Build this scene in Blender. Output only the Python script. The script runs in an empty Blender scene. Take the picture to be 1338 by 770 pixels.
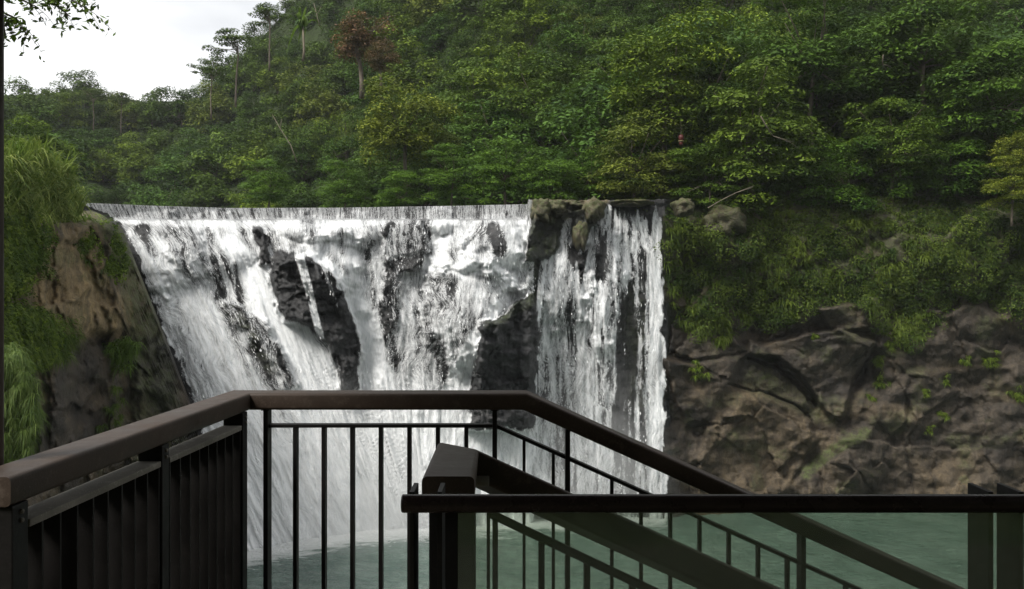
import bpy, math, random
import numpy as np
from mathutils import Vector
R = math.radians
SC = bpy.context.scene
COL = SC.collection
F = 1159.0; CZ = 15.1; HY = 372.0           # focal in photo pixels, eye height over the pool, horizon row

# ------------------------------------------------------------------ camera
cd = bpy.data.cameras.new('camera'); cam = bpy.data.objects.new('camera', cd); COL.objects.link(cam)
cam.location = (0, 0, CZ); cam.rotation_euler = (R(90), 0, 0)
cd.sensor_width = 36; cd.lens = 36*F/1338; cd.shift_y = -13/1338
cd.clip_start = 0.05; cd.clip_end = 6000
SC.camera = cam
# ------------------------------------------------------------------ world and sun
SUN_EL, SUN_AZ = 50, 230      # azimuth the light comes from, degrees clockwise from +Y
w = bpy.data.worlds.new("World"); SC.world = w; w.use_nodes = True
nt = w.node_tree; N = nt.nodes; L = nt.links
for n in list(N): N.remove(n)
wo = N.new('ShaderNodeOutputWorld'); bg = N.new('ShaderNodeBackground'); bg.inputs[1].default_value = 0.086
sky = N.new('ShaderNodeTexSky'); sky.sky_type = 'NISHITA'; sky.sun_disc = False
sky.sun_elevation = R(SUN_EL); sky.sun_rotation = R(SUN_AZ); sky.air_density = 1.0; sky.dust_density = 2.0
tc = N.new('ShaderNodeTexCoord'); mp = N.new('ShaderNodeMapping'); mp.inputs['Scale'].default_value = (1, 1, 2.6)
mp.inputs['Location'].default_value = (0.35, 0.1, 0.55)
nz = N.new('ShaderNodeTexNoise'); nz.inputs['Scale'].default_value = 2.3; nz.inputs['Detail'].default_value = 5; nz.inputs['Roughness'].default_value = 0.48
cr = N.new('ShaderNodeValToRGB'); cr.color_ramp.elements[0].position = 0.36; cr.color_ramp.elements[1].position = 0.56
cr.color_ramp.elements[0].color = (5.7, 5.8, 6.0, 1); cr.color_ramp.elements[1].color = (9.6, 9.6, 9.5, 1)
mx = N.new('ShaderNodeMix'); mx.data_type = 'RGBA'; mx.inputs[0].default_value = 0.93
L.new(tc.outputs['Generated'], mp.inputs[0]); L.new(mp.outputs[0], nz.inputs[0]); L.new(nz.outputs[0], cr.inputs[0])
L.new(sky.outputs[0], mx.inputs[6]); L.new(cr.outputs[0], mx.inputs[7]); L.new(mx.outputs[2], bg.inputs[0]); L.new(bg.outputs[0], wo.inputs[0])
sl = bpy.data.lights.new('sun', 'SUN'); sl.energy = 3.6; sl.angle = R(20); sl.color = (1, 0.96, 0.9)
so = bpy.data.objects.new('sun', sl); COL.objects.link(so)
dirv = Vector((math.sin(R(SUN_AZ))*math.cos(R(SUN_EL)), math.cos(R(SUN_AZ))*math.cos(R(SUN_EL)), math.sin(R(SUN_EL))))
so.rotation_euler = dirv.to_track_quat('Z', 'Y').to_euler(); so.location = (-10, -10, 60)
SC.view_settings.view_transform = 'Standard'; SC.view_settings.look = 'None'
SC.view_settings.exposure = 0.84; SC.view_settings.gamma = 1; SC.view_settings.use_curve_mapping = False
SC.render.engine = 'CYCLES'
cy = SC.cycles; cy.max_bounces = 6; cy.diffuse_bounces = 3; cy.transparent_max_bounces = 24; cy.volume_bounces = 2
cy.volume_step_rate = 4; cy.volume_max_steps = 64; cy.use_denoising = True

# ------------------------------------------------------------------ helpers
def tag(o, label=None, cat=None, group=None, kind=None):
    if label: o['label'] = label
    if cat: o['category'] = cat
    if group: o['group'] = group
    if kind: o['kind'] = kind
    return o
def empty(name, loc=(0, 0, 0), rz=0):
    o = bpy.data.objects.new(name, None); COL.objects.link(o); o.location = loc; o.rotation_euler = (0, 0, rz); o.empty_display_size = .2
    return o
def npmesh(name, V, Q, mat=None, parent=None, attrs=None, smooth=True, fattrs=None):
    V = np.asarray(V, np.float32).reshape(-1, 3); Q = np.asarray(Q, np.int32); k = Q.shape[1]
    me = bpy.data.meshes.new(name)
    me.vertices.add(len(V)); me.vertices.foreach_set('co', V.ravel())
    me.loops.add(Q.size); me.loops.foreach_set('vertex_index', Q.ravel())
    me.polygons.add(len(Q)); me.polygons.foreach_set('loop_start', np.arange(0, Q.size, k, dtype=np.int32))
    me.polygons.foreach_set('loop_total', np.full(len(Q), k, np.int32))
    me.polygons.foreach_set('use_smooth', np.full(len(Q), smooth, bool))
    for a, v in (attrs or {}).items():
        at = me.attributes.new(a, 'FLOAT', 'POINT'); at.data.foreach_set('value', np.asarray(v, np.float32).ravel())
    for a, v in (fattrs or {}).items():
        at = me.attributes.new(a, 'FLOAT', 'FACE'); at.data.foreach_set('value', np.asarray(v, np.float32).ravel())
    me.update(calc_edges=True); me.validate()
    o = bpy.data.objects.new(name, me); COL.objects.link(o)
    if mat: me.materials.append(mat)
    if parent: o.parent = parent
    return o
class MB:
    """collects boxes, tubes and sweeps and links them as one mesh object"""
    def __init__(s): s.v = []; s.f = []
    def box(s, x0, x1, y0, y1, z0, z1, skew=None):
        b = len(s.v)
        for z in (z0, z1):
            for x, y in ((x0, y0), (x1, y0), (x1, y1), (x0, y1)): s.v.append((x, y, z))
        s.f += [tuple(b+i for i in q) for q in ((0, 3, 2, 1), (4, 5, 6, 7), (0, 1, 5, 4), (1, 2, 6, 5), (2, 3, 7, 6), (3, 0, 4, 7))]
        return s
    def hexa(s, pts):
        b = len(s.v); s.v += [tuple(p) for p in pts]
        s.f += [tuple(b+i for i in q) for q in ((0, 3, 2, 1), (4, 5, 6, 7), (0, 1, 5, 4), (1, 2, 6, 5), (2, 3, 7, 6), (3, 0, 4, 7))]
        return s
    def sweep(s, prof, path):
        """prof: (side, up) points; path: 3D points; side vector stays horizontal, mitred at bends"""
        path = [Vector(p) for p in path]; n = len(path); m = len(prof); b = len(s.v)
        for i, p in enumerate(path):
            d1 = (path[i]-path[i-1]).normalized() if i else (path[1]-path[0]).normalized()
            d2 = (path[i+1]-path[i]).normalized() if i < n-1 else d1
            up = Vector((0, 0, 1))
            s1 = d1.cross(up).normalized(); s2 = d2.cross(up).normalized()
            sd = (s1+s2).normalized(); sd /= max(.3, sd.dot(s1))
            u1 = s1.cross(d1); u2 = s2.cross(d2); uu = (u1+u2).normalized(); uu /= max(.3, uu.dot(u1))
            for a, c in prof: s.v.append(tuple(p+sd*a+uu*c))
        for i in range(n-1):
            for j in range(m):
                k = (j+1) % m; s.f.append((b+i*m+j, b+i*m+k, b+(i+1)*m+k, b+(i+1)*m+j))
        s.f.append(tuple(b+j for j in range(m))[::-1]); s.f.append(tuple(b+(n-1)*m+j for j in range(m)))
        return s
    def tube(s, path, r0, r1=None, k=8):
        r1 = r0 if r1 is None else r1
        path = [Vector(p) for p in path]; n = len(path); b = len(s.v)
        for i, p in enumerate(path):
            d = (path[min(i+1, n-1)]-path[max(i-1, 0)]).normalized()
            a = d.cross(Vector((0.31, 0.17, 1)) if abs(d.z) < .9 else Vector((1, 0.2, 0))).normalized(); c = d.cross(a)
            r = r0+(r1-r0)*i/(n-1)
            for j in range(k):
                t = 2*math.pi*j/k; s.v.append(tuple(p+(a*math.cos(t)+c*math.sin(t))*r))
        for i in range(n-1):
            for j in range(k):
                q = (j+1) % k; s.f.append((b+i*k+j, b+i*k+q, b+(i+1)*k+q, b+(i+1)*k+j))
        s.f.append(tuple(b+j for j in range(k))[::-1]); s.f.append(tuple(b+(n-1)*k+j for j in range(k)))
        return s
    def build(s, name, mat, parent=None, bevel=0, smooth=False):
        me = bpy.data.meshes.new(name); me.from_pydata(s.v, [], s.f); me.update()
        if smooth:
            for p in me.polygons: p.use_smooth = True
        o = bpy.data.objects.new(name, me); COL.objects.link(o); me.materials.append(mat)
        if parent: o.parent = parent
        if bevel:
            md = o.modifiers.new('bevel', 'BEVEL'); md.width = bevel; md.segments = 2; md.limit_method = 'ANGLE'
        return o
def px(x, y, D): return Vector(((x-669)/F*D, D, CZ+(HY-y)/F*D))
def unproj(U, Vv, D): return np.stack([(U-669)/F*D, D, CZ+(HY-Vv)/F*D], -1)
def sst(a, b, x): t = np.clip((x-a)/(b-a), 0, 1); return t*t*(3-2*t)
def interp(x, pts): xs, ys = zip(*pts); return np.interp(x, xs, ys)
def vnoise(x, y, seed=0):
    xi = np.floor(x).astype(np.int64); yi = np.floor(y).astype(np.int64); fx = x-xi; fy = y-yi
    fx = fx*fx*(3-2*fx); fy = fy*fy*(3-2*fy)
    def h(a, b):
        n = (a*374761393+b*668265263+seed*974634777) & 0xffffffff
        n = ((n ^ (n >> 13))*1274126177) & 0xffffffff
        return ((n ^ (n >> 16)) & 0xffff)/65535.0
    return (h(xi, yi)*(1-fx)+h(xi+1, yi)*fx)*(1-fy)+(h(xi, yi+1)*(1-fx)+h(xi+1, yi+1)*fx)*fy
def fbm(x, y, o=4, seed=0):
    s = 0; a = 1; t = 0
    for i in range(o): s = s+a*vnoise(x*2**i, y*2**i, seed+i*17); t += a; a *= .5
    return s/t*2-1
def sdf(U, Vv, poly):
    """signed distance to a polygon, positive inside"""
    P = np.array(poly, float); d = np.full(U.shape, 1e9); ins = np.zeros(U.shape, bool)
    for i in range(len(P)):
        a = P[i]; b = P[(i+1) % len(P)]; e = b-a
        t = np.clip(((U-a[0])*e[0]+(Vv-a[1])*e[1])/(e@e), 0, 1)
        d = np.minimum(d, np.hypot(U-a[0]-t*e[0], Vv-a[1]-t*e[1]))
        c = ((a[1] > Vv) != (b[1] > Vv)) & (U < (b[0]-a[0])*(Vv-a[1])/((b[1]-a[1])+1e-12)+a[0]); ins ^= c
    return np.where(ins, d, -d)
def pm(U, Vv, poly, e=6): return sst(-e, e, sdf(U, Vv, poly))
def facets(U, Vv, n, seed, box, tilt, amp, ax=1.0):
    rg = np.random.default_rng(seed); sx_ = rg.uniform(box[0], box[1], n); sy = rg.uniform(box[2], box[3], n)
    wu = U+6*fbm(U/15, Vv/15, 3, seed+1); wv = Vv+6*fbm(U/15, Vv/15, 3, seed+2)
    best = np.full(U.shape, 1e9); out = np.zeros(U.shape); gx = rg.normal(0, tilt, n); gy = rg.normal(0, tilt, n); o_ = rg.uniform(-amp, amp, n)
    for i in range(n):
        d = (wu-sx_[i])**2*ax+(wv-sy[i])**2; k = d < best; best[k] = d[k]
        out[k] = (o_[i]+gx[i]*(U-sx_[i])+gy[i]*(Vv-sy[i]))[k]
    return out
def line(U, Vv, pts, w0, w1=None):
    """soft mask 1 on a polyline falling to 0 at its half width"""
    w1 = w0 if w1 is None else w1; best = np.zeros(U.shape); n = len(pts)-1
    for i in range(n):
        a = np.array(pts[i], float); e = np.array(pts[i+1], float)-a
        t = np.clip(((U-a[0])*e[0]+(Vv-a[1])*e[1])/(e@e), 0, 1)
        d = np.hypot(U-a[0]-t*e[0], Vv-a[1]-t*e[1]); ww = w0+(w1-w0)*(i+t)/n
        best = np.maximum(best, 1-sst(.4, 1, d/ww))
    return best
def gridq(nr, nc):
    i = np.arange(nr-1)[:, None]*nc+np.arange(nc-1)[None]; i = i.ravel()
    return np.stack([i, i+nc, i+nc+1, i+1], -1)

# ------------------------------------------------------------------ materials
class NT:
    def __init__(s, name):
        s.m = bpy.data.materials.new(name); s.m.use_nodes = True; s.n = s.m.node_tree.nodes; s.l = s.m.node_tree.links
        s.n.clear(); s.out = s.n.new('ShaderNodeOutputMaterial')
    def new(s, t, **k):
        n = s.n.new(t)
        for a, v in k.items(): setattr(n, a, v)
        return n
    def link(s, a, b): s.l.new(a, b)
    def attr(s, name): n = s.new('ShaderNodeAttribute'); n.attribute_name = name; return n.outputs['Fac']
    def noise(s, vec, scale, detail=4, rough=.55, dist=0):
        n = s.new('ShaderNodeTexNoise'); n.inputs['Scale'].default_value = scale; n.inputs['Detail'].default_value = detail
        n.inputs['Roughness'].default_value = rough; n.inputs['Distortion'].default_value = dist
        if vec is not None: s.link(vec, n.inputs['Vector'])
        return n.outputs['Fac']
    def math(s, op, a, b=None, c=None):
        n = s.new('ShaderNodeMath', operation=op)
        for i, v in enumerate((a, b, c)):
            if v is None: continue
            if hasattr(v, 'node'): s.link(v, n.inputs[i])
            else: n.inputs[i].default_value = v
        return n.outputs[0]
    def ramp(s, fac, els):
        n = s.new('ShaderNodeValToRGB'); e = n.color_ramp.elements
        while len(e) < len(els): e.new(.5)
        for i, (p, c) in enumerate(els):
            e[i].position = p; e[i].color = (c if len(c) == 4 else (*c, 1)) if hasattr(c, '__len__') else (c, c, c, 1)
        s.link(fac, n.inputs[0]); return n.outputs[0]
    def mix(s, fac, a, b, mode='MIX'):
        n = s.new('ShaderNodeMix', data_type='RGBA', blend_type=mode)
        for i, v in ((0, fac), (6, a), (7, b)):
            if hasattr(v, 'node'): s.link(v, n.inputs[i])
            else: n.inputs[i].default_value = v if not hasattr(v, '__len__') else (*v, 1)[:4]
        return n.outputs[2]
    def coord(s, which='Object'): return s.new('ShaderNodeTexCoord').outputs[which]
    def mapping(s, vec, scale=(1, 1, 1), rot=(0, 0, 0)):
        n = s.new('ShaderNodeMapping'); n.inputs['Scale'].default_value = scale; n.inputs['Rotation'].default_value = rot
        s.link(vec, n.inputs[0]); return n.outputs[0]
    def bump(s, h, strength=.5, dist=.1):
        n = s.new('ShaderNodeBump'); n.inputs['Strength'].default_value = strength; n.inputs['Distance'].default_value = dist
        s.link(h, n.inputs['Height']); return n.outputs[0]
    def bsdf(s, col, rough=.8, normal=None, spec=.3, metal=0, **k):
        n = s.new('ShaderNodeBsdfPrincipled')
        for nm, v in (('Base Color', col), ('Roughness', rough), ('Normal', normal), ('Specular IOR Level', spec), ('Metallic', metal), *k.items()):
            if v is None: continue
            if hasattr(v, 'node'): s.link(v, n.inputs[nm])
            else: n.inputs[nm].default_value = (*v, 1)[:4] if hasattr(v, '__len__') else v
        return n.outputs[0]
    def done(s, sh): s.link(sh, s.out.inputs[0]); return s.m

def mat_leaf(name, ca, cb, trans=.25, rough=.6, spec=.1):
    t = NT(name); oi = t.new('ShaderNodeObjectInfo')
    v = t.attr('var'); c = t.mix(v, ca, cb)
    c = t.mix(1.0, c, oi.outputs['Color'], 'MULTIPLY')
    b = t.bsdf(c, rough, None, spec)
    tr = t.new('ShaderNodeBsdfTranslucent'); t.link(t.mix(.5, c, (.12, .2, .02)), tr.inputs[0])
    ms = t.new('ShaderNodeMixShader'); ms.inputs[0].default_value = trans; t.link(b, ms.inputs[1]); t.link(tr.outputs[0], ms.inputs[2])
    return t.done(ms.outputs[0])
M = {}
M['leaf'] = mat_leaf('leaf_green', (.012, .027, .005), (.112, .165, .020), .15)
M['grass'] = mat_leaf('grass_green', (.030, .058, .012), (.115, .150, .036), .3, .55)
M['fern'] = mat_leaf('cliff_fern_green', (.016, .034, .006), (.110, .150, .022), .25, .55)
M['broad'] = mat_leaf('broad_leaf_green', (.07, .17, .02), (.16, .30, .05), .35, .4)
def mat_bark(name, c0, c1):
    t = NT(name); o = t.coord(); n = t.noise(t.mapping(o, (3, 3, .6)), 2.2, 6)
    return t.done(t.bsdf(t.ramp(n, [(.3, c0), (.7, c1)]), .9, t.bump(n, .6, .05)))
M['bark'] = mat_bark('bark_brown', (.045, .035, .026), (.13, .11, .085))
M['pale_bark'] = mat_bark('bark_pale', (.07, .06, .042), (.15, .13, .095))

def mat_rock(name, dark, mid, light, moss=(.05, .075, .02), ochre=(.25, .18, .088), rough0=.85, streak=True):
    t = NT(name); o = t.coord()
    n1 = t.noise(t.mapping(o, (.25, .25, .35)), 1.6, 8, .62, .6)
    n2 = t.noise(t.mapping(o, (2.6, 2.6, .22)), 1.0, 6, .6, .3)      # runs of water marks down the face
    n3 = t.noise(o, 3.5, 10, .68)
    c = t.ramp(n1, [(.32, dark), (.5, mid), (.68, light)])
    c = t.mix(t.ramp(n2, [(.45, 0.0), (.62, .55)]), c, t.mix(.5, dark, (.0, .0, .0)))
    c = t.mix(t.ramp(n2, [(.27, .55), (.36, 0.0)]), c, tuple(min(1, x*1.6) for x in light))
    c = t.mix(t.ramp(n3, [(.35, .55), (.65, 0.0)]), c, tuple(x*.45 for x in dark))
    c = t.mix(t.math('MULTIPLY', t.attr('ochre'), t.ramp(n2, [(.3, 1.0), (.62, .35)])), c, ochre)
    mf = t.math('MULTIPLY', t.attr('moss'), t.ramp(n3, [(.36, 0.0), (.58, 1.0)]))
    c = t.mix(mf, c, moss)
    c = t.mix(1.0, c, t.ramp(t.noise(o, 9, 8, .75), [(.3, .55), (.5, 1.0), (.72, 1.5)]), 'MULTIPLY')
    wet = t.attr('wet')
    c = t.mix(wet, c, t.mix(1.0, c, (.46, .45, .44), 'MULTIPLY'))
    vo = t.new('ShaderNodeTexVoronoi', feature='DISTANCE_TO_EDGE'); vo.inputs['Scale'].default_value = .55
    dn = t.new('ShaderNodeMix', data_type='VECTOR'); dn.inputs[0].default_value = .35; t.link(o, dn.inputs[4])
    nn = t.new('ShaderNodeTexNoise'); nn.inputs['Scale'].default_value = .8; t.link(o, nn.inputs[0]); t.link(nn.outputs['Color'], dn.inputs[5])
    t.link(dn.outputs[1], vo.inputs['Vector'])
    cr_ = t.ramp(vo.outputs[0], [(0, 0.0), (.035, 1.0)])
    h = t.math('ADD', t.math('MULTIPLY', n3, 1.3), t.math('MULTIPLY', cr_, .05))
    h = t.math('ADD', h, t.math('MULTIPLY', n1, 1.2))
    rg = t.math('SUBTRACT', rough0, t.math('MULTIPLY', wet, .45))
    return t.done(t.bsdf(c, rg, t.bump(h, .8, .16), .35))
M['rock'] = mat_rock('river_rock', (.024, .026, .028), (.050, .052, .055), (.10, .10, .102), (.055, .075, .022))
M['cliff'] = mat_rock('cliff_rock', (.020, .016, .012), (.055, .043, .029), (.105, .084, .058), (.06, .078, .02))

# white water: streaks of foam, clear between them so the rock shows through
t = NT('white_water')
cx = t.new('ShaderNodeCombineXYZ'); t.link(t.attr('fs'), cx.inputs[0]); t.link(t.attr('fv'), cx.inputs[1]); t.link(t.attr('fd'), cx.inputs[2])
f1 = t.noise(t.mapping(cx.outputs[0], (2.6, .28, .2)), 1.0, 5, .62, .25)
f2 = t.noise(t.mapping(cx.outputs[0], (9.0, 1.7, .2)), 1.0, 4, .7, .4)
f3 = t.noise(t.mapping(cx.outputs[0], (15, 9, .2)), 1.0, 3, .75, .5)
s_ = t.math('ADD', t.math('MULTIPLY', f1, .85), t.math('ADD', t.math('MULTIPLY', f2, 1.0), t.math('MULTIPLY', f3, .8)))
d_ = t.math('ADD', t.math('MULTIPLY', t.attr('dens'), 1.5), t.math('SUBTRACT', s_, 2.06))
al = t.ramp(d_, [(0.0, 0.0), (.12, .30), (.5, .78), (.9, 1.0)])
wc = t.ramp(f2, [(.28, (.62, .65, .67)), (.5, (.86, .88, .89)), (.7, (.93, .94, .94))])
wb = t.bsdf(wc, .55, t.bump(t.math('ADD', f2, t.math('MULTIPLY', f3, .7)), .75, .22), .3)
tl = t.new('ShaderNodeBsdfTranslucent'); tl.inputs[0].default_value = (.9, .93, .95, 1)
m0 = t.new('ShaderNodeMixShader'); m0.inputs[0].default_value = .1; t.link(wb, m0.inputs[1]); t.link(tl.outputs[0], m0.inputs[2])
tp = t.new('ShaderNodeBsdfTransparent'); m1 = t.new('ShaderNodeMixShader')
t.link(al, m1.inputs[0]); t.link(tp.outputs[0], m1.inputs[1]); t.link(m0.outputs[0], m1.inputs[2])
M['white_water'] = t.done(m1.outputs[0])
t = NT('water_drops'); M['drops'] = t.done(t.bsdf((.88, .89, .90), .5, None, .2, **{'Subsurface Weight': 0.0}))

t = NT('pool_water'); o = t.coord()
n1 = t.noise(t.mapping(o, (1, 1.5, 1)), 1.5, 5, .65, .4); n2 = t.noise(t.mapping(o, (1, 1.4, 1)), 6, 4, .65)
fm = t.noise(t.mapping(o, (.5, 1.1, 1)), 1.3, 9, .7, 1.2)
foam = t.ramp(t.math('ADD', t.math('MULTIPLY', t.attr('foam'), 1.15), t.math('SUBTRACT', t.math('MULTIPLY', fm, 1.5), 1.12)), [(0.0, 0.0), (.3, .75), (.6, 1.0)])
fl = t.ramp(t.noise(t.mapping(o, (.8, 2.2, 1)), 2.6, 8, .7, .8), [(.66, 0.0), (.76, .6)])
foam2 = t.math('MAXIMUM', foam, fl)
c = t.mix(t.ramp(t.noise(o, .35, 4), [(.35, 0.0), (.65, 1.0)]), (.105, .165, .138), (.165, .235, .20))
c = t.mix(foam2, c, (.86, .89, .88))
b = t.bump(t.math('ADD', n1, t.math('MULTIPLY', n2, .45)), 1.0, .8)
M['pool'] = t.done(t.bsdf(c, t.math('ADD', .14, t.math('MULTIPLY', foam2, .5)), b, .4))

t = NT('soil'); o = t.coord(); n = t.noise(o, .6, 9, .65)
M['ground'] = t.done(t.bsdf(t.ramp(n, [(.35, (.03, .028, .018)), (.55, (.05, .06, .022)), (.7, (.075, .085, .03))]), .95, t.bump(n, .8, .4), .1))
t = NT('forest_floor'); o = t.coord(); n = t.noise(o, .5, 9, .65)
M['hill'] = t.done(t.bsdf(t.ramp(n, [(.35, (.012, .016, .007)), (.65, (.028, .042, .014))]), .95, t.bump(n, .8, .6), .05))

def mat_rail(name, c0, c1, wear, rough=.42, metal=.0):
    t = NT(name); o = t.coord(); n = t.noise(o, 26, 9, .7); n2 = t.noise(t.mapping(o, (1, 1, 1)), 5, 6, .6); n3 = t.noise(o, 190, 3, .7)
    c = t.mix(t.ramp(n2, [(.35, 0.0), (.65, 1.0)]), c0, c1)
    c = t.mix(t.ramp(n, [(.55, 0.0), (.72, .7)]), c, wear)
    c = t.mix(t.ramp(n3, [(.58, 0.0), (.72, .5)]), c, tuple(x*1.5 for x in wear))
    return t.done(t.bsdf(c, t.ramp(n2, [(.3, rough-.1), (.7, rough+.2)]), t.bump(t.math('ADD', n, n3), .25, .002), .22, metal))
M['rail'] = mat_rail('brown_painted_steel', (.026, .018, .013), (.044, .031, .023), (.075, .058, .046), .5)
M['rail_dark'] = mat_rail('black_brown_steel', (.003, .0026, .0024), (.006, .005, .0045), (.012, .010, .009), .55)
M['ledge'] = mat_rail('weathered_steel', (.07, .065, .052), (.15, .14, .12), (.26, .25, .22), .7)
M['tube'] = mat_rail('dark_tube_steel', (.012, .008, .0075), (.020, .014, .013), (.04, .03, .027), .22)
t = NT('green_tinted_glass'); o = t.coord()
g = t.new('ShaderNodeBsdfGlossy'); g.inputs['Roughness'].default_value = .03; g.inputs[0].default_value = (.8, .9, .85, 1)
tp = t.new('ShaderNodeBsdfTransparent'); tp.inputs[0].default_value = (.78, .83, .77, 1)
df = t.new('ShaderNodeBsdfDiffuse'); t.link(t.ramp(t.noise(o, 7, 9, .7), [(.3, (.20, .25, .20)), (.7, (.32, .38, .31))]), df.inputs[0])
a1 = t.new('ShaderNodeMixShader'); t.link(t.ramp(t.noise(o, 60, 6, .75), [(.3, .10), (.7, .26)]), a1.inputs[0])
t.link(tp.outputs[0], a1.inputs[1]); t.link(df.outputs[0], a1.inputs[2])
a2 = t.new('ShaderNodeMixShader'); fr = t.new('ShaderNodeFresnel'); fr.inputs[0].default_value = 1.35; t.link(fr.outputs[0], a2.inputs[0])
t.link(a1.outputs[0], a2.inputs[1]); t.link(g.outputs[0], a2.inputs[2])
M['glass'] = t.done(a2.outputs[0])
t = NT('deck_timber'); o = t.coord(); n = t.noise(t.mapping(o, (1, 14, 1)), 3, 6)
M['deck'] = t.done(t.bsdf(t.ramp(n, [(.3, (.05, .04, .03)), (.7, (.11, .09, .065))]), .8, t.bump(n, .3, .01)))
t = NT('concrete'); o = t.coord(); n = t.noise(o, 2, 8)
M['concrete'] = t.done(t.bsdf(t.ramp(n, [(.3, (.22, .21, .19)), (.7, (.36, .35, .32))]), .9, t.bump(n, .3, .02)))
def flat(name, c, r=.6):
    t = NT(name); o = t.coord(); n = t.noise(o, 9, 5); return t.done(t.bsdf(t.mix(n, c, tuple(x*.6 for x in c)), r))
M['red'] = flat('dull_red', (.06, .008, .006)); M['cream'] = flat('cream_band', (.2, .16, .08))

# ------------------------------------------------------------------ ground sheet
def xb(Y): return interp(Y, [(-80, -3.4), (3, -3.4), (8, -5.0), (12, -6.8), (20, -11.2), (28, -16.8), (34, -20.8), (45, -23.8), (52, -26.5), (62, -30)])
def G(X, Y):
    X = np.asarray(X, float); Y = np.asarray(Y, float)
    z = 12.95-14.5*sst(3.9, 13.5, Y)
    b = xb(Y); top = interp(Y, [(-80, 13), (6, 12.8), (12, 12.6), (20, 13.1), (28, 15.6), (36, 17.2), (45, 18.6), (60, 20.5)])+np.clip(b-X, 0, 30)*.22
    k = sst(0.5, -2.2, X-b)
    z = np.maximum(z, -1.6+(top+1.6)*k)
    z = z+fbm(X*.35, Y*.35, 4, 5)*.35*sst(-1.4, 1, z)
    far = np.maximum(np.abs(X)-110, np.abs(Y)-90); return np.where(far > 0, -1.6, z) if True else z
xs = np.concatenate([[-500, -300, -180, -111], np.arange(-110, -40, 3), np.arange(-40, 12, .5), np.arange(12, 112, 3), [180, 300, 500]])
ys = np.concatenate([[-500, -300, -180, -91], np.arange(-90, -6, 3), np.arange(-6, 66, .5), np.arange(66, 91, 3), [180, 300, 500]])
GX, GY = np.meshgrid(xs, ys)
npmesh('ground', np.stack([GX, GY, G(GX, GY)], -1), gridq(len(ys), len(xs))[:, ::-1], M['ground'])['kind'] = 'structure'

# pool
def ybase(X):
    pts = [(u, d) for u, d in ((-200, 44), (200, 49.5), (240, 50), (320, 50.8), (400, 53), (480, 55), (600, 56), (700, 57), (870, 58), (1500, 60))]
    return np.interp(X, [(u-669)/F*d for u, d in pts], [d for u, d in pts])
xs = np.linspace(-34, 60, 240); ys = np.linspace(3, 66, 200); PX, PY = np.meshgrid(xs, ys)
dd = ybase(PX)-PY; infall = sst(-24, -18, PX)*sst(13, 9, PX)
foam = np.exp(-np.clip(dd-interp(PX, [(-22, 1.6), (-14, 1.8), (-8, .9), (0, .5), (10, .3)]), 0, 99)/2.6)*(.25+.75*infall)*np.where(PX > 9.8, .35, 1)
npmesh('pool_water', np.stack([PX, PY, fbm(PX*.9, PY*.9, 3, 3)*.10*sst(30, 40, PY)], -1), gridq(200, 240)[:, ::-1], M['pool'], attrs={'foam': foam})['kind'] = 'structure'

# ------------------------------------------------------------------ rock face under the falls and the water on it
VC = [(60, 264), (105, 265), (200, 269), (300, 272), (450, 271.5), (600, 269), (690, 267), (900, 267)]
BOULD = [  # polygon, amplitude (m towards the viewer), edge px, how much water is left on it
 ([(355, 338), (364, 329), (408, 336), (431, 358), (451, 385), (465, 419), (472, 449), (465, 520), (448, 520), (441, 479), (424, 442), (397, 425), (370, 419), (360, 395), (355, 368)], 1.7, 6, .05),
 ([(499, 297), (511, 285), (549, 284), (557, 300), (557, 331), (514, 336), (505, 345), (499, 330)], 1.3, 4, .42),
 ([(505, 338), (553, 333), (553, 350), (526, 360), (519, 412), (505, 452), (498, 395)], 1.0, 4, .30),
 ([(629, 424), (661, 414), (678, 395), (695, 382), (702, 402), (703, 436), (698, 560), (612, 560), (616, 500), (622, 463)], 2.0, 4, .02),
 ([(332, 294), (342, 295), (350, 317), (350, 343), (340, 344)], .7, 3, .12),
 ([(292, 395), (311, 401), (345, 419), (364, 453), (390, 506), (372, 506), (345, 455), (320, 430), (303, 423)], .7, 5, .36),
 ([(695, 270), (708, 260), (722, 263), (725, 280), (735, 297), (722, 332), (708, 339), (687, 344), (692, 304)], 1.0, 4, .02),
 ([(747, 294), (763, 270), (783, 260), (793, 263), (783, 280), (769, 304), (763, 324), (749, 324)], 1.0, 4, .02),
 ([(755, 336), (768, 326), (759, 371)], .5, 3, .0),
]
DOME = [(612, 405, 56, 78, 2.0), (430, 345, 40, 45, 1.3), (410, 300, 48, 16, .9), (650, 318, 36, 36, 1.1), (600, 330, 34, 24, .8),
        (470, 300, 30, 22, .7), (390, 312, 30, 32, .9), (280, 320, 60, 40, .7), (210, 330, 50, 50, .8), (730, 370, 40, 60, 1.0), (790, 380, 26, 90, .8), (575, 290, 20, 16, .5), (470, 470, 30, 60, -.5)]
def crestD(U): return 5.05*F/(HY-interp(U, VC))+1.6*sst(690, 720, U)
def rockD(U, Vv):
    c = crestD(U); b = interp(U, [(60, 48), (200, 49.5), (240, 50), (320, 50.6), (400, 53), (480, 55), (600, 55.6), (700, 56.5), (900, 57.2)])
    vb = HY+CZ*F/b; p = np.clip((Vv-288)/(vb-288), 0, 1)
    ledge = sst(284, 296, Vv+5*fbm(U/12, U*0, 3, 88))*.55*(1-sst(690, 700, U))
    D = c-ledge-(c-.55-b)*(p**.85)
    for cx_, cy_, rx, ry, a in DOME:
        r = (((U-cx_)/rx)**2+((Vv-cy_)/ry)**2)*(1+.55*fbm(U/17+cx_, Vv/15, 4, 13))*.8; D = D-1.35*a*np.clip(1-r, 0, 1)**.8
        D = D-a*.5*np.exp(-np.clip(r, 0, 50))*sst(cy_-ry*.5, cy_+ry, Vv)
    return D
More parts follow.
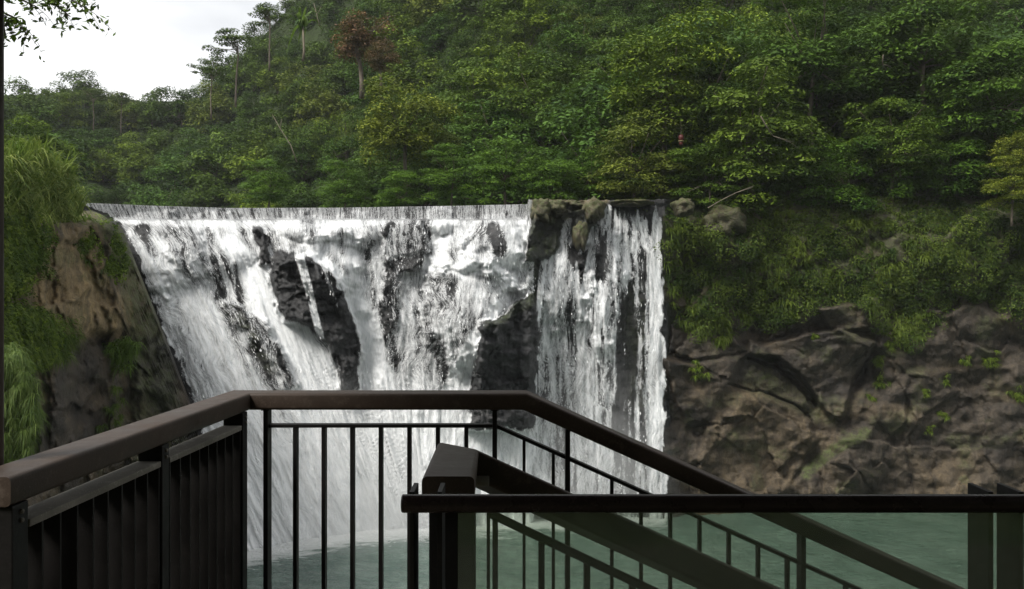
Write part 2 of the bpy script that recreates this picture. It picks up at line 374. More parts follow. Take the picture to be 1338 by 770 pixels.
def warp(U, Vv): return U+7*fbm(U/13, Vv/13, 4, 101)+1.5*fbm(U/3, Vv/6, 2, 103), Vv+7*fbm(U/13, Vv/15, 4, 102)
def bould(U, Vv):
    a = 0; U, Vv = warp(U, Vv)
    for P, am, e, _ in BOULD: a = a+am*pm(U, Vv, P, e)
    return a
lean_a = lambda U, Vv: U-.42*(Vv-280)
us = np.arange(60, 904, 1.7); tt = np.linspace(0, 1, 290)
U, T = np.meshgrid(us, tt)
V0 = interp(U, VC); V0 = np.where(U > 690, 261+3*fbm(U/9, U*0, 3, 9), V0)
V1 = 742.0; Vv = V0+(V1-V0)*T
WD = rockD(U, Vv); BO = bould(U, Vv)
aa = lean_a(U, Vv); wgt = 1-sst(300, 430, aa); S = U-.42*(Vv-280)*wgt
# edge of the falls on the left: water only right of this diagonal
edgeL = interp(Vv, [(262, 96), (285, 150), (320, 166), (380, 190), (450, 216), (525, 245), (620, 272), (760, 305)])+5*fbm(Vv/9, Vv*0, 3, 66)+4*fbm(U/8, Vv/14, 3, 67)
rough_n = fbm(U/16, Vv/11, 5, 2)*.45+fbm(U/5, Vv/4, 3, 7)*.10
RD = WD-BO+.15+facets(U, Vv, 500, 31, (60, 900, 255, 745), .012, .10, 1.5)*sst(0, .5, BO)+rough_n*(.35+.65*sst(0, .6, BO))-.25*np.abs(fbm(S/5, Vv/60, 3, 21))
weir = 1-sst(284, 290, Vv)
RD = RD+1.8*sst(868, 886, U-.01*(Vv-280))
RD = np.where(weir > .5, np.where(U < 690, WD+.25, RD), RD)
moss = np.clip(line(U, Vv, [(300, 405), (330, 440), (355, 480)], 13)*.9+line(U, Vv, [(640, 420), (690, 392), (697, 330)], 14)*.8+pm(U, Vv, [(684, 262), (800, 258), (780, 300), (700, 345)], 5)*.75
               + line(U, Vv, [(425, 345), (440, 365)], 8)*.6+line(U, Vv, [(828, 380), (838, 520)], 22)*.5+line(U, Vv, [(880, 280), (885, 480)], 14), 0, 1)*(.5+.6*sst(-.2, .4, fbm(U/12, Vv/12, 3, 4)))
ochre = pm(U, Vv, [(690, 255), (800, 255), (785, 280), (740, 272), (726, 290), (695, 285)], 4)*.55
wetr = np.clip(1-ochre*1.5-.35*sst(610, 640, U)*(1-sst(690, 705, U)), 0, 1)
back = unproj(U[0], V0[0], RD[0]).copy(); back[:, 1] += 40; back[:, 2] = 19.2
P = np.concatenate([back[None], unproj(U, Vv, RD)])
z1 = lambda a: np.concatenate([a[:1], a])
npmesh('rock_face', P, gridq(len(tt)+1, len(us)), M['rock'], attrs={'moss': z1(moss), 'ochre': z1(ochre), 'wet': z1(wetr)})['kind'] = 'structure'

# density of the water
dens = np.full(U.shape, .70)+fbm(S/14, Vv/90, 4, 31)*.30+.10*fbm(U/12, Vv/10, 3, 35)
dens = dens+.55*sst(470, 640, Vv)*sst(240, 330, U)
for pts, w0, w1, a in (
    ([(300, 318), (322, 340), (335, 385), (372, 430), (412, 478), (432, 560)], 14, 34, .45),
    ([(408, 330), (440, 362), (466, 405), (485, 450), (490, 560)], 9, 30, .5),
    ([(150, 286), (240, 292), (420, 296), (500, 290)], 6, 6, .08),
    ([(692, 268), (680, 310), (660, 365), (640, 400)], 12, 26, .18),
    ([(420, 318), (400, 345)], 16, 16, .2), ([(440, 320), (470, 350), (480, 430)], 16, 20, .18),
    ([(200, 330), (260, 420), (330, 530)], 26, 45, .20), ([(560, 345), (600, 350), (650, 350)], 12, 12, .28),
    ([(575, 300), (572, 345)], 16, 20, .25),
    ([(650, 400), (618, 445), (590, 500), (575, 560)], 9, 14, .40), ([(632, 425), (615, 470), (606, 520)], 5, 7, .5),
    ([(480, 520), (500, 640)], 60, 70, .3)):
    dens = dens+a*line(U, Vv, pts, w0, w1)
for pts, w0, w1, a in (
    ([(272, 300), (277, 330), (292, 385)], 6, 7, .22), ([(290, 330), (312, 380)], 5, 8, .16), ([(180, 300), (200, 330)], 10, 10, .22), ([(185, 300), (190, 300)], 9, 9, .2),
    ([(310, 345), (318, 390)], 8, 9, .28), ([(330, 455), (362, 520)], 12, 16, .24), ([(480, 330), (485, 400)], 7, 9, .18), ([(500, 400), (512, 470)], 9, 14, .22),
    ([(600, 380), (610, 480)], 20, 26, .14), ([(640, 370), (636, 430)], 12, 14, .14), ([(575, 450), (580, 500)], 14, 14, .2),
    ([(645, 300), (655, 328)], 14, 12, .28), ([(560, 305), (562, 330)], 5, 5, .2), ([(230, 480), (250, 560)], 18, 18, .25), ([(445, 300), (446, 330)], 5, 4, .25), ([(560, 400), (556, 480)], 10, 14, .10)):
    dens = dens-a*line(U, Vv, pts, w0, w1)
# right hand strands
rt = sst(690, 704, U)
dr = np.full(U.shape, .08)+.35*fbm(U/6, Vv/90, 3, 37)+.17*sst(400, 620, Vv)
for pts, w0, w1, a in (
    ([(745, 294), (735, 320), (725, 350), (718, 420), (712, 660)], 12, 20, .95), ([(786, 274), (775, 310), (765, 350), (760, 420), (768, 660)], 14, 22, .95),
    ([(730, 345), (745, 380), (745, 660)], 20, 30, .78), ([(815, 272), (820, 320), (812, 360)], 15, 17, .62), ([(798, 275), (800, 380), (790, 520)], 12, 20, .5),
    ([(815, 340), (812, 660)], 22, 34, .22), ([(864, 262), (858, 330), (860, 420), (864, 700)], 11, 22, 1.1), ([(835, 268), (840, 400), (846, 660)], 14, 18, .34), ([(838, 278), (846, 320)], 9, 9, .3), 
    ([(780, 380), (780, 660)], 20, 26, .5), ([(710, 340), (704, 420), (702, 600)], 7, 10, .6), ([(716, 268), (712, 300)], 5, 4, .45), ([(768, 262), (764, 270)], 4, 4, .4)):
    dr = np.maximum(dr, -.2+.2*fbm(U/8, Vv/60, 3, 39)+a*line(U, Vv, pts, w0*1.25, w1*1.25)) if a > .7 else dr+a*line(U, Vv, pts, w0, w1)*(dr < .55)
dr = dr+.30*fbm(U/4, Vv/45, 4, 57)+.12*fbm(U/3, Vv/9, 3, 58)
dr = dr*(1-.9*pm(U, Vv, BOULD[8][0], 3))
dens = dens*(1-rt)+dr*rt
for Pp, am, e, wl in BOULD[:7+1]:
    m_ = pm(*warp(U, Vv), Pp, e); dens = dens*(1-m_)+(wl+.16+.16*fbm(S/5, Vv/40, 3, 33))*m_
dens = dens+.62*line(U, Vv, [(392, 336), (404, 380), (418, 440)], 9, 7)*pm(U, Vv, BOULD[0][0], 4)+.25*line(U, Vv, [(420, 340), (440, 400)], 4, 4)*pm(U, Vv, BOULD[0][0], 4)
wv = np.where((U < 692), weir, 0)
dens = dens*(1-wv)+(.60+.10*fbm(U/7, U*0, 3, 12))*wv
dens = np.where(U-edgeL < 0, -1, dens-.9*(1-sst(0, 9, U-edgeL))*(Vv > 290))
ue = U-.02*(Vv-280)+9*fbm(U/7, Vv/16, 4, 71)
dens = dens-1.2*sst(860, 872, ue)-.45*rt*(1-sst(262, 292, Vv+8*fbm(U/7, Vv*0, 3, 72)))*(U > 800)
nw = fbm(S/3.2, Vv/34, 3, 41); nw2 = fbm(S/10, Vv/50, 3, 45)
off = .16+.16*nw+.28*np.clip(nw2, 0, 1)+.30*sst(290, 420, Vv)*(dens > .4)
WDs = WD-BO*(.5+.5*sst(.16, .34, dens))-off
Wp = unproj(U, Vv, np.where(weir > .5, WD-.10-.05*nw, WDs))
fs = S*.05; fv = (Vv-262)*.05; fd = WD*.0+U*.0
# fall water is slowed where it is a thin curtain: finer stripes there
fs = fs+.8*fbm(U/40, Vv/40, 3, 73)*(weir < .5)
fs = np.where(weir > .5, fs*1.7, fs)
def fall(name, c0, c1, label):
    sel = slice(c0, c1); n = len(us[sel])
    D_ = dens[:, sel]; q = gridq(len(tt), n)
    keep = (D_.ravel()[q].max(1) > .02)
    q = q[keep]
    o = npmesh(name, Wp[:, sel], q, M['white_water'], attrs={'dens': D_, 'fs': fs[:, sel], 'fv': fv[:, sel], 'fd': fd[:, sel]})
    tag(o, label, 'waterfall'); return o
ci = int(np.searchsorted(us, 697))
wf1 = fall('waterfall', 0, ci+1, 'wide white waterfall curving over dark boulders left of the mossy crags')
wf2 = fall('waterfall', ci, len(us), 'narrower stranded waterfall dropping right of the mossy crags beside the cliff')
# loose drops and shreds of water thrown off the sheet
rd = np.random.default_rng(5); K = 55000
fi = rd.integers(2, len(tt)-1, K); fj = rd.integers(0, len(us)-1, K); dn = dens[fi, fj]
keep = (rd.uniform(0, 1, K) < np.clip(dn-.1, 0, .7)*sst(-.05, .45, fbm(S[fi, fj]/3.5, Vv[fi, fj]/34, 3, 55))*.9) & (dn > .36) & (Vv[fi, fj] > 292); fi = fi[keep]; fj = fj[keep]
c = Wp[fi, fj]+np.stack([rd.normal(0, .07, len(fi)), -np.abs(rd.normal(0, .16, len(fi)))-.04, rd.normal(0, .05, len(fi))], -1)
ln_ = rd.uniform(.03, .13, (len(fi), 1))*(1-.3*sst(0, 1, fi[:, None]*0)); wd = rd.uniform(.008, .020, (len(fi), 1))
lean_ = (.42*wgt[fi, fj])[:, None]; ax = np.concatenate([lean_, 0*lean_, -1+0*lean_], 1)+rd.normal(0, .12, (len(fi), 3)); sdv = np.array([[1, 0, 0]])+rd.normal(0, .5, (len(fi), 3))
Vd = np.stack([c-ax*ln_, c+sdv*wd, c+ax*ln_, c-sdv*wd], 1); isl = fj < ci
for sel, par in ((isl, wf1), (~isl, wf2)):
    vv = Vd[sel].reshape(-1, 3); o = npmesh('water_drops', vv, np.arange(len(vv)).reshape(-1, 4), M['drops'], par, smooth=False); o['kind'] = 'stuff'
# river surface above the crest
xs = np.linspace(-34, 1.2, 60); ys = np.linspace(0, 1, 12); A_, B_ = np.meshgrid(xs, ys)
uc = A_*0; cD = np.interp(A_, [(u-669)/F*float(crestD(np.array(float(u)))) for u in range(60, 700, 20)], [float(crestD(np.array(float(u)))) for u in range(60, 700, 20)])
npmesh('river_water', np.stack([A_, cD+.15+B_*40, 0*A_+CZ+5.0], -1), gridq(12, 60)[:, ::-1], M['pool'], attrs={'foam': A_*0})['kind'] = 'structure'

# ------------------------------------------------------------------ left cliff
us = np.arange(-70, 312, 2.0); tt = np.linspace(0, 1, 200); U, T = np.meshgrid(us, tt)
uR = lambda v: interp(v, [(255, 118), (278, 134), (300, 160), (320, 168), (380, 192), (450, 220), (525, 248), (620, 276), (760, 308), (900, 320)])
def leftD(U): return interp(U, [(-70, 27.5), (0, 33), (60, 39), (110, 44), (170, 48.3), (245, 50.2), (320, 50.4)])
V0 = interp(U, [(-70, 250), (0, 268), (60, 288), (110, 284), (134, 281), (160, 300), (168, 320), (192, 380), (220, 450), (248, 525), (276, 620), (312, 770)])
LD = leftD(U); VB = HY+(CZ+.8)*F/LD; Vv = V0+(np.maximum(VB, V0+2)-V0)*T
def steps(U, Vv):
    d = 0
    d = d+1.1*sst(448, 434, Vv+.12*(U-100)+4*fbm(U/14, U*0, 3, 3))*sst(40, 60, U)*sst(195, 150, U)    # overhanging ochre bed above a dark recess
    d = d+.45*sst(0, 7, sdf(U+8*fbm(U/12, Vv/12, 4, 411), Vv+8*fbm(U/12, Vv/12, 4, 412), [(70, 322), (104, 318), (140, 434), (106, 440), (68, 400)]))
    d = d+.35*sst(0, 6, sdf(U+8*fbm(U/12, Vv/12, 4, 411), Vv+8*fbm(U/12, Vv/12, 4, 412), [(108, 320), (128, 318), (182, 432), (144, 436)]))
    d = d+.8*sst(0, 10, sdf(U+8*fbm(U/12, Vv/12, 4, 411), Vv+8*fbm(U/12, Vv/12, 4, 412), [(60, 292), (96, 284), (130, 300), (112, 322), (72, 322)]))
    d = d+.5*sst(0, 8, sdf(U, Vv, [(60, 470), (100, 450), (104, 640), (60, 700)]))
    return d
LDp = LD-steps(U, Vv)+fbm(U/26, Vv/30, 5, 51)*.9+fbm(U/7, Vv/9, 4, 52)*.15+facets(U, Vv, 40, 21, (-70, 320, 240, 900), .006, .25, 2.0)+facets(U, Vv, 350, 22, (-70, 320, 240, 900), .012, .07, 3.0)-.9*sst(0, 1, np.clip(1-np.abs(U-uR(Vv))/28, 0, 1))*-1
LDp = LDp+np.clip(V0-Vv+8, 0, 8)*.12
U0_, V0_ = U+9*fbm(U/14, Vv/14, 4, 401), Vv+9*fbm(U/14, Vv/14, 4, 402)
ochre = np.clip(pm(U0_, V0_, [(40, 330), (70, 312), (112, 312), (150, 436), (104, 446), (50, 420)], 9)*(.5+.7*vnoise((U-.27*Vv)/5.5, Vv/220, 6))*1.5+.65*pm(U0_, V0_, [(20, 285), (128, 300), (182, 432), (142, 436), (30, 440)], 8)*vnoise((U-.33*Vv)/4, Vv/300, 16), 0, 1)
ochre = np.clip(ochre*1.2+.42*sst(-.3, .5, fbm(U/30, Vv/40, 4, 63)), 0, 1)
moss = np.clip(pm(U, Vv, [(128, 286), (170, 300), (200, 370), (235, 520), (260, 640), (170, 640), (172, 440), (150, 340)], 10)*.75+.5*sst(.05, .5, fbm(U/22, Vv/26, 4, 61)), 0, 1)
wet = np.clip(.1+.6*sst(436, 446, Vv)+.5*sst(150, 190, U-.2*(Vv-320)), 0, 1)
wet = wet*(1-.95*pm(U, Vv, [(-30, 282), (140, 282), (182, 432), (100, 442), (40, 420)], 8))
topb = unproj(U[0], V0[0], LDp[0]); b1 = topb+np.array([-2, 3, .5]); b2 = topb+np.array([-8, 14, 1.0])
P = np.concatenate([b2[None], b1[None], unproj(U, Vv, LDp)]); z2 = lambda a: np.concatenate([a[:1], a[:1], a])
q = gridq(len(tt)+2, len(us)); cut = (np.concatenate([U[:2]*0, (Vv > -99)*(np.maximum(VB, V0+2) > V0+6)]) > -1)
npmesh('cliff', P, q, M['cliff'], attrs={'moss': z2(moss), 'ochre': z2(ochre), 'wet': z2(wet)})['kind'] = 'structure'

# ------------------------------------------------------------------ right cliff
us = np.concatenate([np.arange(866, 1345, 1.8), np.arange(1345, 1700, 6)]); tt = np.linspace(0, 1, 260); U, T = np.meshgrid(us, tt)
def rightD0(U): return interp(U, [(866, 57.6), (900, 59), (1000, 60), (1338, 60.5), (1700, 58)])
V0 = interp(U, [(866, 266), (940, 262), (1100, 235), (1300, 215), (1700, 190)]); B0 = rightD0(U); Vv = V0+(HY+(CZ+.9)*F/60-V0)*T
RPOLY = [([(976, 462), (981, 445), (998, 450), (1097, 428), (1141, 448), (1116, 497), (1102, 546), (1097, 550), (1079, 539), (1047, 492), (1020, 470)], 1.3, 3),
 ([(951, 507), (998, 516), (1033, 532), (1060, 551), (1067, 576), (1023, 645), (973, 690), (900, 690), (924, 556)], .55, 4),
 ([(868, 465), (904, 477), (973, 462), (954, 502), (924, 551), (899, 556), (880, 517)], .8, 5),
 ([(1070, 403), (1146, 388), (1160, 428), (1107, 433), (1080, 426)], .9, 4),
 ([(1146, 440), (1200, 400), (1720, 380), (1720, 720), (1030, 720), (1064, 610), (1104, 556)], .55, 9),
 ([(920, 290), (975, 268), (1000, 300), (985, 330), (930, 320)], 1.2, 3),
 ([(880, 430), (960, 440), (975, 458), (905, 472), (874, 458)], .6, 3),
 ([(1078, 606), (1110, 590), (1128, 640), (1120, 690), (1082, 690)], .5, 3)]
RDp = B0+2.6*sst(440, 200, Vv)*0-1.0*sst(470, 330, Vv)+fbm(U/70, Vv/50, 4, 71)*1.3+fbm(U/14, Vv/12, 5, 72)*.22
wU = U+4*fbm(U/16, Vv/16, 4, 301); wV = Vv+4*fbm(U/16, Vv/16, 4, 302)
RDp = RDp+facets(U, Vv, 42, 11, (860, 1700, 180, 700), .002, .08, .8)+facets(U, Vv, 260, 12, (860, 1700, 180, 700), .005, .035, 1.4)
for pl, am, e in RPOLY: RDp = RDp-am*pm(wU, wV, pl, e)
for pts, w0, dp in (([(951, 503), (998, 512), (1036, 528), (1062, 550)], 1.8, .4), ([(926, 556), (955, 552), (972, 549)], 1.8, .25),
                    ([(978, 466), (1015, 478), (1040, 500), (1066, 530)], 5, .7), ([(1072, 618), (1084, 650)], 2, .25), ([(1105, 432), (1140, 436), (1160, 432)], 2, .4), ([(1112, 604), (1136, 640)], 2, .25)):
    RDp = RDp+dp*line(wU, wV, pts, w0)
RDp = RDp+sst(300, 235, Vv)*3.0+sst(262, 215, Vv)*4
moss = np.clip(line(U, Vv, [(1054, 618), (1085, 590), (1132, 566)], 10)*1.0+.45*sst(.15, .5, fbm(U/30, Vv/22, 5, 81))+.7*sst(420, 340, Vv)+.4*line(U, Vv, [(985, 500), (1060, 530)], 22), 0, 1)*.9
ochre = np.clip(.35*sst(.0, .6, fbm(U/45, Vv/30, 5, 82))+.18*sst(600, 650, Vv)*sst(1020, 1100, U)+.35*pm(U, Vv, RPOLY[1][0], 10)+.5*pm(U, Vv, RPOLY[5][0], 5), 0, 1)*.62
wet = np.clip(1-sst(870, 905, U)*.75+.25*pm(U, Vv, RPOLY[0][0], 4), 0, 1)
topb = unproj(U[0], V0[0], RDp[0]); b2 = topb+np.array([0, 14, 6.0])
P = np.concatenate([b2[None], unproj(U, Vv, RDp)])
npmesh('cliff', P, gridq(len(tt)+1, len(us)), M['cliff'], attrs={'moss': z1(moss), 'ochre': z1(ochre), 'wet': z1(wet)})['kind'] = 'structure'
def right_at(u, v):
    j = np.abs(us-u).argmin(); i = np.abs(Vv[:, j]-v).argmin(); return float(RDp[i, j])

# ------------------------------------------------------------------ hills
def ptop(U): return interp(U, [(-400, 120), (150, 126), (235, 142), (262, 128), (300, 92), (340, 52), (380, 8), (450, -70), (700, -230), (1750, -300)])
def hillD(U, Vq):
    b = interp(U, [(-400, 90), (-60, 84), (40, 92), (150, 118), (300, 104), (450, 86), (600, 73), (750, 66), (870, 64), (940, 65), (1338, 66), (1750, 66)])
    k = interp(U, [(-400, .5), (200, .50), (380, .40), (600, .20), (900, .13), (1750, .12)])
    return b+(290-Vq)*k
us = np.arange(-400, 1751, 10.0); tt = np.linspace(0, 1, 60); U, T = np.meshgrid(us, tt)
VL = interp(U, [(860, 330), (890, 262), (1100, 232), (1750, 185)]); Vh = VL+(ptop(U)-VL)*T; HD = hillD(U, Vh)+fbm(U/50, Vh/50, 3, 91)*2
P = unproj(U, Vh, HD); bk = P[-1].copy(); bk[:, 1] += 60; bk[:, 2] -= 40; fr_ = P[0].copy(); fr_[:, 2] -= 12
P = np.concatenate([fr_[None], P, bk[None]])
npmesh('hill', P, gridq(62, len(us))[:, ::-1], M['hill'])['kind'] = 'structure'
def ridge(name, pts, D, Db):
    us = np.arange(-500, 700, 8.0); top = interp(us, pts)+fbm(us/30, us*0, 4, int(D))*5
    rows = [unproj(us, us*0+330, us*0+Db)]; 
    for t_ in (.25, .5, .75, 1): rows.append(unproj(us, 330+(top-330)*t_, us*0+Db+(D-Db)*t_))
    r = rows[-1].copy(); r[:, 1] += 40; r[:, 2] -= 30; rows.append(r)
    o = npmesh(name, np.array(rows), gridq(6, len(us))[:, ::-1], M['hill']); o['kind'] = 'structure'; return us, top
ru, rt_ = ridge('hill', [(-500, 120), (0, 134), (20, 130), (60, 122), (80, 119), (104, 121), (122, 128), (180, 150), (700, 200)], 300, 210)
ridge('hill', [(-500, 160), (100, 150), (180, 136), (200, 130), (215, 131), (240, 137), (300, 150), (700, 170)], 440, 400)

xs = np.linspace(-140, 140, 60); ts = np.linspace(0, 1, 16); HX, HT = np.meshgrid(xs, ts)
npmesh('hill', np.stack([HX, -5.5-HT*24+fbm(HX/9, HT*5, 3, 8)*2, 12.6+24*HT**.8+fbm(HX/12, HT*6, 3, 9)*3*HT], -1), gridq(16, 60), M['hill'])['kind'] = 'structure'  # unseen slope behind the viewer, added to block light from behind

# ------------------------------------------------------------------ leaves and crowns
def leaves(rng, C, Nrm, size, asp=.5, spread=.6, droop=0.):
    """one folded diamond per centre, facing near Nrm"""
    n = len(C); Nn = Nrm+rng.normal(0, spread, (n, 3)); Nn /= np.linalg.norm(Nn, axis=1, keepdims=True)+1e-9
    A = rng.normal(0, 1, (n, 3)); A[:, 2] -= droop; A -= (A*Nn).sum(1, keepdims=True)*Nn; A /= np.linalg.norm(A, axis=1, keepdims=True)+1e-9
    B = np.cross(Nn, A); s = size*rng.uniform(.6, 1.3, (n, 1))
    V = np.stack([C-A*s*.5, C+B*s*asp*.5, C+A*s*.5, C-B*s*asp*.5], 1).reshape(-1, 3)
    return V, np.arange(4*n).reshape(-1, 4)
def crown(seed, rx, ry, rz, npad, nleaf, lsize, padr=(.9, 1.7), flat=.42, zmin=-.55, asp=.5, fill=.85, spread=.38, droop=.3):
    rng = np.random.default_rng(seed); C = []; Nn = []; var = []; pads = []
    k = 0
    while len(pads) < npad:
        d = rng.normal(0, 1, 3); d /= np.linalg.norm(d); k += 1
        if d[2] < zmin: continue
        lump = .8+.35*math.sin(d[0]*3+seed)*math.cos(d[1]*2.6+seed*.7)+rng.uniform(-.1, .12)
        r = lump*(fill+(1-fill)*rng.uniform(0, 1)) if rng.uniform() < .8 else lump*rng.uniform(.4, .8)
        pads.append((np.array([d[0]*rx*r, d[1]*ry*r, d[2]*rz*r]), rng.uniform(*padr), rng.uniform(0, 1)))
    w = np.array([p[1]**2 for p in pads]); w /= w.sum()
    for (c, r, v), ww in zip(pads, w):
        m = max(8, int(nleaf*ww)); d = rng.normal(0, 1, (m, 3)); d /= np.linalg.norm(d, axis=1, keepdims=True)
        d[:, 2] = np.where(d[:, 2] < -.25, -d[:, 2], d[:, 2])
        rr = r*(.78+.27*rng.uniform(0, 1, (m, 1)))
        wob = 1+.25*np.sin(d[:, :1]*7+v*9)*np.cos(d[:, 1:2]*6+v*5)
        p = c+d*rr*wob*np.array([1, 1, flat]); p[:, 2] -= .12*((d[:, 0]**2+d[:, 1]**2))*r
        C.append(p); Nn.append(d*.7+np.array([0, 0, .9])); var.append(np.clip(.10+.6*v+rng.normal(0, .12, m), 0, 1))
    C = np.concatenate(C); V, Q = leaves(rng, C, np.concatenate(Nn), lsize, asp, spread, droop)
    return V, Q, np.concatenate(var), pads
def trunk_mb(rng, h, r, pads, zc, lean=.4):
    m = MB(); top = Vector((rng.uniform(-lean, lean), rng.uniform(-lean, lean), zc-.2))
    pts = [Vector((0, 0, -1.2)), Vector((0, 0, 0)), Vector((top.x*.3+rng.uniform(-.2, .2), top.y*.3, zc*.4)), Vector((top.x*.7, top.y*.7+rng.uniform(-.2, .2), zc*.75)), top]
    m.tube(pts, r, r*.45, 9)
    idx = rng.permutation(len(pads))[:14]
    for i in idx:
        c = Vector(pads[i][0])+Vector((0, 0, zc)); s0 = pts[3].lerp(top, rng.uniform(0, 1)); mid = s0.lerp(c, .5)+Vector((rng.uniform(-.3, .3), rng.uniform(-.3, .3), rng.uniform(-.1, .5)))
        m.tube([s0, mid, c], r*.32, r*.08, 5)
    return m
PROTO = {}
def proto(kind, seed, h, rx, ry, rz, npad, nleaf, ls, mat='leaf', bark='bark', tr=.22, **k):
    rng = np.random.default_rng(seed+500); V, Q, var, pads = crown(seed, rx, ry, rz, npad, nleaf, ls, **k)
    zc = h-rz*.9; V[:, 2] += zc
    root = empty('tree')
    tm = trunk_mb(rng, h, tr, pads, zc).build('trunk', M[bark], root, smooth=True)
    cm = npmesh('crown', V, Q, M[mat], root, smooth=False, fattrs={'var': var})
    PROTO.setdefault(kind, []).append(dict(root=root, used=False, h=h, kids=[tm, cm]))
for i in range(5): proto('broad', 10+i, 9, 4.0, 4.0, 4.6, 46, 17000, .27, padr=(.9, 1.7), flat=.7, zmin=-.95)
for i in range(3): proto('layered', 30+i, 9.5, 4.5, 4.3, 4.7, 75, 17000, .29, padr=(.9, 1.8), flat=.34, droop=.6, asp=.42, zmin=-.95)
for i in range(2): proto('feather', 40+i, 8.5, 3.8, 3.6, 4.4, 95, 21000, .24, padr=(.7, 1.2), flat=.9, zmin=-.95, asp=.26, droop=1.6, spread=.8)
for i in range(2): proto('far', 50+i, 9.5, 4.2, 4.2, 4.4, 60, 9000, .40, padr=(1.0, 1.8), flat=.65, zmin=-.9)
for i in range(2): proto('sparse', 60+i, 10, 4.0, 3.4, 2.8, 26, 3000, .30, padr=(.6, 1.1), flat=.35, fill=.6, tr=.16)
proto('dead', 70, 6, 2.8, 2.4, 3.0, 60, 8500, .22, mat='leaf', padr=(.5, .9), flat=.7, zmin=-.9)
PI_ = {k: 0 for k in PROTO}
def place_tree(kind, loc, s, rz, color, label, group=None, cat='tree', name='tree'):
    L_ = PROTO[kind]; p = L_[PI_[kind] % len(L_)]; PI_[kind] += 1
    if not p['used']: root = p['root']; kids = p['kids']; p['used'] = True
    else:
        root = p['root'].copy(); COL.objects.link(root); kids = []
        for k_ in p['kids']:
            c_ = k_.copy(); COL.objects.link(c_); c_.parent = root; kids.append(c_)
    root.location = loc; root.rotation_euler = (0, 0, rz); root.scale = (s, s, s); root.name = name
    kids[1].color = color
    tag(root, label, cat, group); return root
ORD = ['first', 'second', 'third', 'fourth', 'fifth', 'sixth', 'seventh', 'eighth', 'ninth', 'tenth', 'eleventh', 'twelfth', 'thirteenth', 'fourteenth', 'fifteenth', 'sixteenth', 'seventeenth', 'eighteenth', 'nineteenth', 'twentieth', 'twenty-first', 'twenty-second', 'twenty-third', 'twenty-fourth', 'twenty-fifth', 'twenty-sixth']
rng = np.random.default_rng(77)
LOOK = {'broad': 'rounded broadleaf tree', 'layered': 'tree with foliage in flat layers', 'feather': 'feathery fine leaved tree', 'far': 'hazy bushy tree', 'sparse': 'thin tree with open crown'}
HUES = [((.60, .74, .80), 'dark green'), ((.95, 1.02, .95), 'mid green'), ((1.5, 1.42, 1.0), 'bright green'), ((1.65, 1.35, 1.5), 'yellowish green'), ((.72, .95, 1.0), 'deep green')]
rows = [(282, 'row along the crest'), (248, 'second row uphill'), (212, 'third row uphill'), (172, 'fourth row uphill'), (130, 'fifth row uphill'), (86, 'sixth row uphill'), (40, 'seventh row uphill'), (-10, 'topmost row')]
for ri, (vr, rname) in enumerate(rows):
    u = -70.0+rng.uniform(0, 30); got = []
    while u < 1400:
        D = float(hillD(np.array(u), vr)); stepm = rng.uniform(4.8, 7.0)*(1.5 if D < 80 else 1)
        v = vr+rng.uniform(-12, 12)
        if v > float(ptop(np.array(u)))+12 and not (u > 880 and v > 268): got.append((u, v))
        u += stepm*F/D
    for k, (u, v) in enumerate(got):
        D = float(hillD(np.array(u), v)); base = px(u, v, D)
        # species by place
        if D > 112: kind = 'far'
        elif 270 < u < 500 and 60 < v < 262: kind = 'feather' if rng.uniform() < .62 else 'broad'
        elif u > 850: kind = 'layered' if rng.uniform() < .65 else 'broad'
        else: kind = 'broad' if rng.uniform() < .72 else 'layered'
        hi = rng.choice(5, p=[.28, .27, .17, .08, .20]) if kind != 'feather' else rng.choice([1, 2, 2, 2, 3])
        if u > 1000: hi = rng.choice([0, 0, 1, 4])
        if v > 235 and u > 400: hi = rng.choice([1, 4, 0])
        hc, hn = HUES[hi]; j = rng.uniform(.9, 1.12)
        col = (hc[0]*j, hc[1]*j, hc[2]*j, 1)
        s = rng.uniform(.85, 1.2)*(.9 if v > 260 else 1)*(1.48 if D < 76 else 1.2 if D < 90 else 1)
        base.z -= (3.2 if v < 260 else 4.6)*s*(1 if u < 880 or v < 215 else .5)
        place_tree(kind, base, s, rng.uniform(0, 6.28), col, f"{hn} {LOOK[kind]}, {ORD[min(k, 25)]} from left, {rname}", 'trees on the forested hillside')

def extra(kind, u, v, D, s, col, label, group=None, dz=0, cat='tree', name='tree'):
    """v: row of the crown centre"""
    p = px(u, v, D); h = PROTO[kind][0]['h']; p.z -= h*.66*s-dz
    return place_tree(kind, p, s, rng.uniform(0, 6.28), (*col, 1), label, group, cat, name)
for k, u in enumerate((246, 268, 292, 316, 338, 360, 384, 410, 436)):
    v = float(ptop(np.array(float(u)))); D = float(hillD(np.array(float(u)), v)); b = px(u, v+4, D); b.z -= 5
    place_tree('feather' if k % 2 else 'far', b, .8+.12*(k % 3), k*1.7, (.75, .85, .8, 1), f'skyline tree on the descending left ridge, {ORD[k]} from its lower left end', 'trees on the ridge line')
